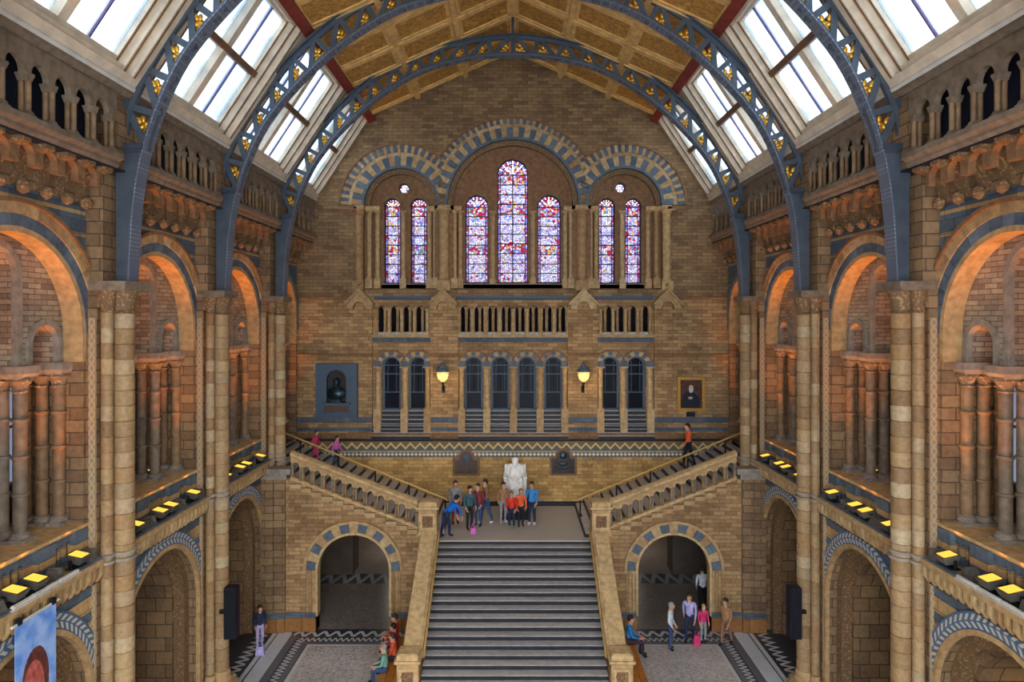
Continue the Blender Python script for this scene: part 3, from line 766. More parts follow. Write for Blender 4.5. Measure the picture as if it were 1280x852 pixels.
# ------------------------------------------------------------ upper gallery: corbels, ledge, little arcade, sill
FQ = lambda a, b, t: (-9.3+a, t, b)
CORB = MB()
pr = [(0, 13.86)]+[(.08+.5*(1-math.cos(PI/2*i/6)), 13.9+.62*math.sin(PI/2*i/6)) for i in range(7)]+[(.66, 14.55), (.66, 14.65), (0, 14.65)]
CORB.prism(pr, FQ, -.13, .13).lathe([(.02, 0), (.1, .05), (.13, .13), (.1, .22), (.04, .27)], (-9.3+.15, 0, 13.72), 10)
CORBEL = CORB.mesh('corbel', 'carved')
pit = .63; NA = 6
CARC = MB().plate(notched(-pit/2, pit/2, 14.2, 14.65, [(0, .2, 14.38)], 10), [], FB, .3, .45).mesh('corbel_arch', 'brown')
ULEDGE = MB().prism([(-.4, 14.65), (.70, 14.65), (.74, 14.72), (.74, 14.78), (.84, 14.84), (.84, 14.95), (-.4, 14.95)], FQ, -2.1, 2.1).mesh('ledge', 'gallery_stone')
UARC = MB().plate(notched(-2.1, 2.1, 15.74, 16.3, [((i-2.5)*pit, .23, 15.76) for i in range(NA)], 12), [], FB, .57, .69).mesh('arcade', 'gallery_stone')
UCAPM = MB().frustum((-.10, -.05, 0), (.10, .05, 0), (-.12, -.08, .1), (.12, .08, .1)).box((-.12, -.09, .1), (.12, .09, .14)).mesh('capital', 'gallery_stone')
USH = MB().lathe([(.052, 0), (.052, .56)], n=10).mesh('shaft', 'brown_shaft', 40)
UB = MB().box((-.15, -.1, 0), (.15, .1, .05)).frustum((-.13, -.09, .05), (.13, .09, .05), (-.11, -.055, .12), (.11, .055, .12)).mesh('base', 'gallery_stone')
UCOR = MB().prism([(-.3, 16.28), (.76, 16.28), (.84, 16.36), (.84, 16.44), (-.3, 16.44)], FQ, -2.55, 2.55).mesh('cornice', 'gallery_stone')
SILL = MB().prism([(.84, 16.42), (.88, 16.48), (.86, 16.56), (.72, 16.78), (.3, 16.7), (.3, 16.42)], FQ, -2.55, 2.55).mesh('sill', 'pale_board')
RAIL = MB().box((-9.3+.1, -2.1, 14.95), (-9.3+.14, 2.1, 16.28)).mesh('backing', 'gallery_dark')
def upper(yc, side, rz, sg, ymax=99):
    t = thing('upper_gallery', 'corbelled upper gallery '+BETWEEN[yc]+' '+SIDE_OF[sg] if ymax > 90 else 'end length of corbelled upper gallery by the gable '+SIDE_OF[sg], 'gallery', (0, yc, 0), rz, 'upper galleries under the skylights' if ymax > 90 else 'end lengths of the upper gallery')
    sc_ = 1 if ymax > 90 else (ymax-(yc-BAY/2)-.45)/4.2
    off = 0 if sc_ == 1 else -2.1+2.1*sc_
    k = -1 if sg > 0 else 1
    for nm, me in (('ledge', ULEDGE), ('cornice', UCOR), ('sill', SILL), ('backing', RAIL)):
        obj(nm, me, t, (0, k*off, 0), scale=(1, sc_, 1) if sc_ != 1 else None)
    if sc_ == 1: obj('arcade', UARC, t)
    n = NA+1 if sc_ == 1 else 6
    if sc_ != 1:
        obj('arcade', MB().plate(notched(-2.1, -2.1+4.2*sc_, 15.72, 16.3, [((i-2.5)*pit, .19, 15.78) for i in range(5)], 10), [], FB, .5, .76).mesh('arcade', 'gallery_stone'), t) if k > 0 else obj('arcade', MB().plate(notched(2.1-4.2*sc_, 2.1, 15.72, 16.3, [((2.5-i)*pit, .19, 15.78) for i in range(5)], 10), [], FB, .5, .76).mesh('arcade', 'grey_stone'), t)
    for i in range(n):
        y = k*(i-3)*pit
        obj('corbel', CORBEL, t, (0, y, 0))
        if i < n-1: obj('corbel_arch', CARC, t, (0, y+k*pit/2, 0))
        if abs(y) > 2.05 and sc_ == 1: continue
        obj('base', UB, t, (-9.3+.63, y, 14.95)); obj('capital', UCAPM, t, (-9.3+.63, y, 15.6))
        for dx in (-.06, .06): obj('shaft', USH, t, (-9.3+.63+dx, y, 15.06))
for yc in BAYS:
    for side, rz, sg in SIDES: upper(yc, side, rz, sg)
for side, rz, sg in SIDES: upper(28.05, side, rz, sg, FY)

# ------------------------------------------------------------ iron roof trusses
INN = [(8.50,12.2),(8.45,13.2),(8.36,14.2),(8.18,15.13),(7.86,16.1),(7.38,17.1),(6.68,18.02),(5.78,18.94),(4.73,19.78),(3.35,20.57),(1.7,21.03),(0,21.16)]
OUT = [(8.82,15.25),(8.66,16.05),(8.32,16.85),(7.85,17.65),(7.2,18.5),(6.6,19.2),(5.85,19.9),(4.95,20.55),(3.6,21.2),(2.1,21.68),(0,21.96)]
def resample(P, n):
    # Catmull-Rom through the measured points, then even arc length
    Q = []
    for i in range(len(P)-1):
        p0, p1, p2, p3 = P[max(i-1, 0)], P[i], P[i+1], (P[i+2] if i+2 < len(P) else (-P[-2][0], P[-2][1]))
        for k in range(8):
            t = k/8
            Q.append(tuple(.5*((2*b)+(-a+c)*t+(2*a-5*b+4*c-d)*t*t+(-a+3*b-3*c+d)*t**3) for a, b, c, d in zip(p0, p1, p2, p3)))
    Q.append(P[-1]); Ls = [0]
    for a, b in zip(Q, Q[1:]): Ls.append(Ls[-1]+math.dist(a, b))
    R = []
    for i in range(n+1):
        s = Ls[-1]*i/n; j = max(k for k in range(len(Ls)) if Ls[k] <= s+1e-9)
        if j >= len(Q)-1: R.append(Q[-1]); continue
        f = (s-Ls[j])/(Ls[j+1]-Ls[j]); R.append((Q[j][0]+(Q[j+1][0]-Q[j][0])*f, Q[j][1]+(Q[j+1][1]-Q[j][1])*f))
    return R
def both(P): return [(-x, z) for x, z in P]+[(x, z) for x, z in P[::-1][1:]]
def sweep(g, P, th, w, side=1):     # flat bar following a curve in the x-z plane
    n = len(P); base = []
    for i, p in enumerate(P):
        a = P[max(i-1, 0)]; b = P[min(i+1, n-1)]; d = Vector((b[0]-a[0], b[1]-a[1])).normalized(); nn = Vector((-d.y, d.x))*th*side
        base.append(g.add([(p[0], -w, p[1]), (p[0], w, p[1]), (p[0]+nn.x, w, p[1]+nn.y), (p[0]+nn.x, -w, p[1]+nn.y)]))
    for i in range(n-1):
        for k in range(4): g.face([base[i]+k, base[i]+(k+1) % 4, base[i+1]+(k+1) % 4, base[i+1]+k])
    for b in (base[0], base[-1]): g.face([b, b+1, b+2, b+3])
inn = resample(INN[3:], 13); out = resample(OUT, 13)
g = MB(); sweep(g, both(resample(INN, 40)), .035, .2); T_FLANGE = g.mesh('flange', 'riveted_iron')
g = MB(); sweep(g, both(resample(INN[3:], 40)), .16, .06); T_INN = g.mesh('chord', 'iron')
g = MB(); sweep(g, both(resample(OUT, 40)), .035, .2, -1) ; sweep(g, both(resample(OUT, 40)), -.16, .06, 1); T_OUT = g.mesh('chord', 'iron')
def strut(a, b, w=.075, t=.05):
    g = MB(); a = Vector(a); b = Vector(b); d = (b-a).normalized(); n = Vector((-d.y, d.x))*w
    g.prism([tuple(a+n), tuple(a-n), tuple(b-n), tuple(b+n)], FX, -t, t); return g
STR = []; ORN = []
for s in (-1, 1):
    I = [(s*x, z) for x, z in inn]; O = [(s*x, z) for x, z in out]
    for k in range(1, 14):
        if not (k == 13 and s == 1): STR.append(strut(O[k], I[k]).mesh('strut', 'iron'))
        STR.append(strut(O[k], I[k-1]).mesh('strut', 'iron'))
        c = [(O[k][i]*1.0+I[k][i]*1.0+I[k-1][i]*1.0)/3 for i in (0, 1)]
        d = (I[k-1][0]-(O[k][0]+I[k][0])/2, I[k-1][1]-(O[k][1]+I[k][1])/2)
        ORN.append((c, math.atan2(d[0], -d[1])))
T_POST = []
for s in (-1, 1):
    T_POST.append(MB().prism([(s*8.80, 12.2), (s*8.52, 12.2), (s*8.47, 13.2), (s*8.38, 14.2), (s*8.20, 15.13), (s*8.86, 15.13), (s*8.80, 14.2)], FX, -.16, .16).mesh('post', 'iron'))
T_CAP = []
for s in (-1, 1): T_CAP.append(MB().box((min(s*8.18, s*8.92), -.23, 15.14), (max(s*8.18, s*8.92), .23, 15.26)).box((min(s*8.22, s*8.88), -.19, 15.06), (max(s*8.22, s*8.88), .19, 15.14)).mesh('post_cap', 'iron_dark'))
g = MB()
for (x, z, a, l, w) in ((0, -.14, PI, .22, .07), (-.15, .10, .75, .2, .075), (.15, .10, -.75, .2, .075), (-.04, .12, .1, .18, .06), (0, .0, 0, .1, .1), (-.09, -.05, 2.2, .16, .055), (.09, -.05, -2.2, .16, .055)):
    g.T = Matrix.Translation((x, 0, z)) @ Matrix.Rotation(-a, 4, 'Y')
    g.ball((0, 0, 0), (w, .035, l/2), 8, 5)
g.T = None
g.tube([(-.28, 0, .2), (-.1, 0, .04), (0, 0, -.22), (.1, 0, .04), (.28, 0, .2)], .018, 5)
T_ORN = g.mesh('gilded_leaves', 'gilt', 60)
for i, y in enumerate(PIERS+(10.2,)):
    t = thing('roof_truss', ('blue iron roof arch with gilded leaves, high above the banner bay' if i == 3 else 'blue iron roof arch with gilded leaves, next to the gable wall' if i == 2 else 'blue iron roof arch with gilded leaves, above the loudspeaker piers' if i == 1 else 'blue iron roof arch with gilded leaves, above the bare piers'), 'truss', (0, y, 0), 0, 'iron roof trusses')
    obj('flange', T_FLANGE, t); obj('chord', T_INN, t); obj('chord', T_OUT, t); 
    for m in T_POST: obj('post', m, t)
    for m in T_CAP: obj('post_cap', m, t)
    for m in STR: obj('strut', m, t)
    for (c, a) in ORN: obj('gilded_leaves', T_ORN, t, (c[0], 0, c[1]), rot=(0, -a, 0))
    obj('hanger', MB().box((-.05, -.05, 21.9), (.05, .05, RZ)).mesh('hanger', 'iron_dark'), t)

# ------------------------------------------------------------ flood lights standing on the gallery ledge
FLH = MB(); FLH.T = Matrix.Rotation(.22, 4, 'Y')
FLH.frustum((-.13, -.12, .1), (.13, .12, .1), (-.19, -.17, .27), (.19, .17, .27)); FL_HOUSE = FLH.mesh('housing', 'lamp_housing')
FLL = MB(); FLL.T = Matrix.Rotation(.22, 4, 'Y'); FLL.box((-.14, -.13, .272), (.14, .13, .28)); FL_LENS = FLL.mesh('lens', 'flood_glow')
FL_YOKE = MB().box((-.1, -.2, 0), (.1, .2, .03)).box((-.03, -.2, 0), (.03, -.18, .2)).box((-.03, .18, 0), (.03, .2, .2)).mesh('yoke', 'black_metal')
GEAR = MB().frustum((-.12, -.13, 0), (.12, .13, 0), (-.1, -.11, .2), (.06, .11, .2)).box((-.13, -.03, .1), (.13, .03, .23)).mesh('body', 'lamp_housing')
lu = bpy.data.lights.new('uplight_lamp', 'SPOT'); lu.energy = 65; lu.color = SPOTW; lu.spot_size = math.radians(34); lu.spot_blend = .7; lu.shadow_soft_size = .08
lt = bpy.data.lights.new('flood_lamp', 'SPOT'); lt.energy = FLOOD; lt.color = SPOTW; lt.spot_size = math.radians(40); lt.spot_blend = .6; lt.shadow_soft_size = .14
for yc in BAYS:
    for side, rz, sg in SIDES:
        for ly in (-1.55, -.42, .12, 1.4):
            yy = yc+(ly if sg < 0 else ly)
            t = thing('flood_light', 'lit amber flood light, ledge '+BETWEEN[yc]+' '+SIDE_OF[sg], 'flood light', (sg*9.06, yy, 6.235), rz, 'flood lights along the gallery ledges')
            obj('yoke', FL_YOKE, t); obj('housing', FL_HOUSE, t); obj('lens', FL_LENS, t)
            o = bpy.data.objects.new('lamp', lt); COL.objects.link(o); o.parent = t; o.location = (.07, 0, .33); o.rotation_euler = (PI, -.20, 0)
        for ly in (-1.4, 1.4):       # uplights between the columns, washing the small vaults
            t = thing('gallery_uplight', 'small amber uplight on the gallery sill '+BETWEEN[yc]+' '+SIDE_OF[sg], 'uplight', (sg*10.2, yc+ly, 6.96), rz, 'uplights on the gallery sills')
            obj('housing', MB().lathe([(.08, 0), (.1, .03), (.1, .15)], n=12).mesh('housing', 'lamp_housing', 40), t)
            obj('lens', MB().lathe([(.085, .15), (.085, .158)], n=12).mesh('lens', 'flood_glow'), t)
            o = bpy.data.objects.new('lamp', lu); COL.objects.link(o); o.parent = t; o.location = (0, 0, .2); o.rotation_euler = (PI, 0, 0)
        for ly in (-1.1, -.8, .75, 1.85):
            t = thing('control_gear', 'small unlit grey box, ledge '+BETWEEN[yc]+' '+SIDE_OF[sg], 'box', (sg*9.06, yc+ly, 6.235), rz, 'grey boxes on the gallery ledges')
            obj('body', GEAR, t)

for side, rz, sg in SIDES:
    t = thing('gallery_uplight', 'amber uplight in the corner by the end wall '+SIDE_OF[sg], 'uplight', (sg*9.75, 28.7, 6.2), rz)
    obj('housing', MB().lathe([(.1, 0), (.12, .03), (.12, .18)], n=12).mesh('housing', 'lamp_housing', 40), t)
    obj('lens', MB().lathe([(.1, .18), (.1, .188)], n=12).mesh('lens', 'flood_glow'), t)
    l2 = lu.copy(); l2.energy = 150; l2.spot_size = math.radians(50)
    o = bpy.data.objects.new('lamp', l2); COL.objects.link(o); o.parent = t; o.location = (0, 0, .25); o.rotation_euler = (PI, 0, 0)
# ------------------------------------------------------------ end wall
def FW(a, b, t): return (a, FY+t, b)
CV = 256.0                              # springing level (photo row) of the three great arches
ARCHES = [(501, 47), (641, 83), (781, 47)]
gable = [(-9.3, -.28), (9.3, -.28), (9.3, 16.4), (8.9, 16.5), (8.5, 16.55), (6.2, 20.08), (0, 22.84), (-6.2, 20.08), (-8.5, 16.55), (-8.9, 16.5), (-9.3, 16.4)]
holes = [arch_hole(fx(u), r/29, fz(CV), fz(362), 28) for u, r in ARCHES]
BAYR = [(465, 538), (573, 710), (747, 818)]
for a, b in BAYR: holes.append(rect(fx(a), fx(b), fz(543), fz(379)))
for s in (-1, 1): holes.append(rect(min(s*3.7, s*8.6), max(s*3.7, s*8.6), -.1, 2.85))
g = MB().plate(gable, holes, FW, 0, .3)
wall_end = obj('wall_end', g.mesh('wall_end', ['end_wall_brick', 'gable_brick_shaded', 'golden_brick_lit'], bands=[(-1, fz(570), 2), (fz(373), 30, 1)]), kind='structure')
# second plane of wall behind the recesses
h2 = [arch_hole(fx(u), (r-6)/29, fz(CV), fz(355), 28) for u, r in ARCHES]
h2 += [rect(fx(a)+.03, fx(b)-.03, fz(540), fz(381)) for a, b in BAYR] + [rect(min(s*3.7, s*8.6), max(s*3.7, s*8.6), -.1, 2.85) for s in (-1, 1)]
obj('inner_wall', MB().plate(gable, h2, FW, .3, .55).mesh('inner_wall', 'brown'), wall_end)
WIN = {0: [(487.7, 10.3, 245+10.3, 353), (521.3, 10.3, 245+10.3, 353)],
       1: [(595.2, 14.6, 241+14.6, 352.5), (640.9, 19.5, 195+19.5, 352.5), (687.2, 14.8, 241+14.8, 352.5)],
       2: [(760.7, 10.3, 245+10.3, 353), (794.3, 10.3, 245+10.3, 353)]}
OCU = {0: (502.5, 232.5, 6.6), 2: (778, 231.5, 6.6)}
for i, (u, r) in enumerate(ARCHES):
    hs = [arch_hole(fx(c), w/29, fz(sp), fz(b), 16) for c, w, sp, b in WIN[i]]
    if i in OCU: ou, ov, orr = OCU[i]; hs.append([(fx(ou)+orr/29*math.cos(2*PI*k/16), fz(ov)+orr/29*math.sin(2*PI*k/16)) for k in range(16)])
    out = arch_hole(fx(u), (r-3)/29, fz(CV), fz(360), 28)
    obj('recess_wall', MB().plate(out, hs, FW, .55, .95).mesh('recess_wall', 'brown'), wall_end)
    g = MB()
    for c, w, sp, b in WIN[i]: g.ring(FW, w/29, (w+3.2)/29, .45, .56, n=16, c=(fx(c), fz(sp)))
    if i in OCU: g.ring(FW, orr/29, (orr+2.6)/29, .45, .56, 0, 2*PI, 18, (fx(ou), fz(ov)))
    obj('arch_moulding', g.mesh('arch_moulding', 'brown'), wall_end)
    obj('carved_order', MB().ring(FW, (r-7)/29, (r-1)/29, .22, .4, n=30, c=(fx(u), fz(CV))).mesh('carved_order', 'carved'), wall_end)
    obj('arch_roll', MB().ring(FW, (r-1)/29, (r+2)/29, -.06, .2, n=30, c=(fx(u), fz(CV))).mesh('arch_roll', 'blue'), wall_end)
    # rings of wedge blocks
    for (r0, r1, n, mats, proud) in ((r+2, r+14, 24 if i != 1 else 40, ('blue_piece', 'buff_piece'), .05), (r+14, r+18.5, 12 if i != 1 else 20, ('buff_piece',), .03), (r+18.5 if i != 1 else r+18, r+28 if i != 1 else r+24.5, 50 if i != 1 else 80, ('blue_piece', 'buff_piece'), .05)):
        ms = [MB().ring(lambda a, b, t: (a, t, b), r0/29, r1/29, -proud, .02, -PI/n/2+.003, PI/n/2-.003, n=2).mesh('voussoir', m) for m in mats]
        for k in range(n):
            a = PI*(k+.5)/n; cu = u+(r0+r1)/2*math.cos(a)
            if i == 0 and cu > 551.5 or i == 2 and cu < 730.5 or i == 1 and not 551 < cu < 731: continue
            obj('voussoir', ms[k % len(ms)], wall_end, (fx(u), FY, fz(CV)), rot=(0, -a, 0))
    hr = r+28 if i != 1 else r+24.5
    amax = PI if i == 2 else None
    # hood mould, cut where the arches meet
    if i == 1: a0 = math.acos(89.5/hr); a1 = PI-a0
    elif i == 0: a0 = math.acos(50/hr); a1 = PI
    else: a0 = 0; a1 = PI-math.acos(50/hr)
    obj('hood', MB().ring(FW, hr/29, (hr+2.6)/29, -.12, .02, a0, a1, 30, (fx(u), fz(CV))).mesh('hood', 'brown'), wall_end)
# gilded edge pieces of the gable
# columns of the window jambs
def column(x, y, z0, z1, r, ped, cap=.16, mat='buff_piece', capm='carved', n=12):
    g = MB(); g.box((x-r*1.35, y-r*1.35, z0), (x+r*1.35, y+r*1.35, z0+ped)).lathe([(r*1.3, 0), (r*1.3, .04), (r*1.1, .07), (r, .1)], (x, y, z0+ped), n)
    zs = z0+ped+.1; zc = z1-cap
    g.lathe([(r, 0), (r, zc-zs)], (x, y, zs), n).lathe([(r, 0), (r*1.15, .02), (r*1.08, .04), (r*1.5, cap-.04)], (x, y, zc), n).box((x-r*1.6, y-r*1.6, z1-.05), (x+r*1.6, y+r*1.6, z1))
    return g
COLS = []
for m in (1, -1):
    for u, w, t in ((448.6, 5.2, .02), (460.4, 3.2, .2), (469.8, 3.0, .38), (502.3, 3.0, .42), (535.5, 3.0, .38), (543.7, 3.2, .2), (555, 6.2, .02), (567.5, 3.2, .2), (574.5, 3.0, .38), (615.5, 2.8, .45)):
        COLS.append((641+m*(u-641), w, t))
for u, w, t in COLS:
    obj('column', column(fx(u), FY+t, fz(363 if w > 4 else 360), fz(262), w/29, (363-351)/29, .22 if w > 4 else .15).mesh('column', 'buff_piece', 40), wall_end)
obj('impost', MB().box((fx(443), FY-.1, fz(262)), (fx(455), FY+.55, fz(256.5))).box((fx(455), FY+.08, fz(262)), (fx(474), FY+.55, fz(257))).mesh('impost', 'buff'), wall_end)
obj('impost', MB().box((fx(827), FY-.1, fz(262)), (fx(839), FY+.55, fz(256.5))).box((fx(808), FY+.08, fz(262)), (fx(827), FY+.55, fz(257))).mesh('impost', 'buff'), wall_end)
for m in (1, -1):
    a, b = sorted((641+m*(533-641), 641+m*(577-641)))
    obj('impost', MB().box((fx(641+m*(555-641)-8), FY-.1, fz(262)), (fx(641+m*(555-641)+8), FY+.5, fz(256.5))).box((fx(a), FY+.08, fz(262)), (fx(b), FY+.5, fz(257))).mesh('impost', 'buff'), wall_end)
    obj('wall_pier', MB().box((fx(641+m*(555-641))-.42, FY+.08, fz(362)), (fx(641+m*(555-641))+.42, FY+.95, fz(257))).mesh('wall_pier', 'brown'), wall_end)
    a, b = sorted((641+m*(424-641), 641+m*(446-641)))
    obj('hood_stop', MB().box((fx(a)-.05, FY-.1, fz(262)), (fx(b), FY+.02, fz(258))).mesh('hood_stop', 'brown'), wall_end)
# stained glass: every light is a window with its panes, border strips and bars
def stained_window(cu, w, sp, b, two):
    global nwin
    nwin += 1; x0, x1 = fx(cu-w), fx(cu+w); zb, zs = fz(b), fz(sp); R = w/29; y = FY+.72; cx = fx(cu)
    fr_ = MB().ring(FW, R-.04, R+.02, .66, .80, n=16, c=(cx, zs), legs=zs-zb).box((x0, FY+.66, zb-.05), (x1, FY+.8, zb+.04))
    wn_ = obj('window_%d' % nwin, fr_.mesh('window', 'lead_bar'), kind='structure', label='tall round-headed stained glass light')
    bw = .13
    rows = max(6, round((zs-zb)/.42)); hgt = (zs-zb)/rows
    cols = [(-R+bw, -.02), (.02, R-bw)] if two else [(-R+bw, R-bw)]
    for k in range(rows):
        za, zc = zb+k*hgt, zb+(k+1)*hgt
        m = 'stained_flower' if (k+1) % 4 == 0 or k == rows-1 else 'stained_quarry'
        for a, c in cols: obj('pane', MB().box((cx+a, y-.01, za+.015), (cx+c, y+.01, zc-.015)).mesh('pane', m), wn_)
        for s in (-1, 1): obj('border_pane', MB().box((cx+s*(R-bw/2)-bw/2+.015, y-.01, za+.01), (cx+s*(R-bw/2)+bw/2-.015, y+.01, zc-.01)).mesh('border_pane', 'stained_border'), wn_)
        obj('bar', MB().box((x0, y-.03, zc-.02), (x1, y+.03, zc+.02)).mesh('bar', 'lead_bar'), wn_)
    if two: obj('bar', MB().box((cx-.025, y-.03, zb), (cx+.025, y+.03, zs)).mesh('bar', 'lead_bar'), wn_)
    for s in (-1, 1): obj('bar', MB().box((cx+s*(R-bw)-.015, y-.02, zb), (cx+s*(R-bw)+.015, y+.02, zs)).mesh('bar', 'lead_bar'), wn_)
    # head: rim of wedges round a half rose
    nn = 8
    for k in range(nn):
        obj('border_pane', MB().ring(FW, R*.72, R-.02, .71, .73, PI*k/nn+.02, PI*(k+1)/nn-.02, 3, (cx, zs)).mesh('border_pane', 'stained_border'), wn_)
    for k in range(4):
        obj('pane', MB().ring(FW, .02, R*.68, .71, .73, PI*k/4+.03, PI*(k+1)/4-.03, 4, (cx, zs)).mesh('pane', 'stained_flower'), wn_)
    obj('bar', MB().ring(FW, R*.68, R*.72, .69, .75, n=14, c=(cx, zs)).mesh('bar', 'lead_bar'), wn_)
for i in WIN:
    for j, (c, w, sp, b) in enumerate(WIN[i]): stained_window(c, w, sp, b, i == 1 and j == 1)
for i in OCU:
    ou, ov, orr = OCU[i]; nwin += 1
    w_ = obj('window_%d' % nwin, MB().ring(FW, orr/29-.04, orr/29+.02, .66, .8, 0, 2*PI, 18, (fx(ou), fz(ov))).mesh('window', 'lead_bar'), kind='structure', label='small round stained glass window above a pair of lights')
    for k in range(6): obj('pane', MB().ring(FW, .03, orr/29-.03, .71, .73, k*PI/3+.03, (k+1)*PI/3-.03, 4, (fx(ou), fz(ov))).mesh('pane', 'stained_quarry'), w_)
# sills and string courses
for a, b in ((475, 533), (576, 708), (749, 807)):
    obj('sill', MB().box((fx(a), FY+.3, fz(360)), (fx(b), FY+.8, fz(354))).mesh('sill', 'grey_stone'), wall_end)
def course(u0, u1, v0, v1, mat, d=.1, nm='string_course', back=.01):
    return obj(nm, MB().prism([(-d*.6, fz(v1)), (-d, fz((v0+v1)/2)), (-d, fz(v0)), (back, fz(v0)), (back, fz(v1))], lambda a, b, t: (t, FY+a, b), fx(u0), fx(u1)).mesh(nm, mat), wall_end)
for a, b in ((468, 538), (570, 712), (744, 816)): course(a, b, 370, 374.5, 'slate', .14, back=.3)
for a, b in ((371, 436), (848, 911)): course(a, b, 371, 374, 'brown', .08)
for a, b in ((371, 465), (538, 573), (710, 747), (818, 911)): course(a, b, 442, 445, 'brown', .09)
for a, b in ((371, 465), (538, 573), (710, 747), (818, 911)):
    for v0, v1 in ((521, 528), (534, 539)): course(a, b, v0, v1, 'blue_band', .012, 'blue_course')
course(371, 911, 541, 548, 'brown', .06); course(371, 911, 548, 550.5, 'step_dark', .14, 'ledge')
course(371, 911, 551, 563, 'chevron_frieze', .03, 'chevron_band'); course(371, 911, 563, 565, 'coping', .05, 'fillet')
course(371, 911, 565, 570.5, 'dot_frieze', .03, 'dotted_band')
# gablets over the wall piers
def gablet(u, peak):
    x = fx(u); hw = 16/29
    out_ = [(-hw, fz(386)), (-hw, fz(381)), (0, fz(peak)), (hw, fz(381)), (hw, fz(386)), (.27, fz(386))]+[(.27*math.cos(PI*k/8), fz(386)+.27*math.sin(PI*k/8)+.05) for k in range(9)]+[(-.27, fz(386))]
    g = MB().plate([(x+a, b) for a, b in out_], [], FW, -.32, .02)
    for s in (-1, 1):
        g.prism([(x, fz(peak)+.1), (x, fz(peak)-.02), (x+s*(hw+.06), fz(381.5)-.02), (x+s*(hw+.06), fz(381.5)+.1)], FW, -.42, .02)
    gb = obj('gablet', g.mesh('gablet', 'buff_piece'), wall_end)
    obj('finial', MB().tube([(x, FY-.14, fz(peak)+.04), (x, FY-.14, fz(peak)+.14), (x-.05, FY-.16, fz(peak)+.22), (x+.04, FY-.2, fz(peak)+.3)], [.05, .08, .09, .04], 7).mesh('finial', 'carved', 60), gb)
for u in (451, 554.5, 728.5, 833): gablet(u, 363)
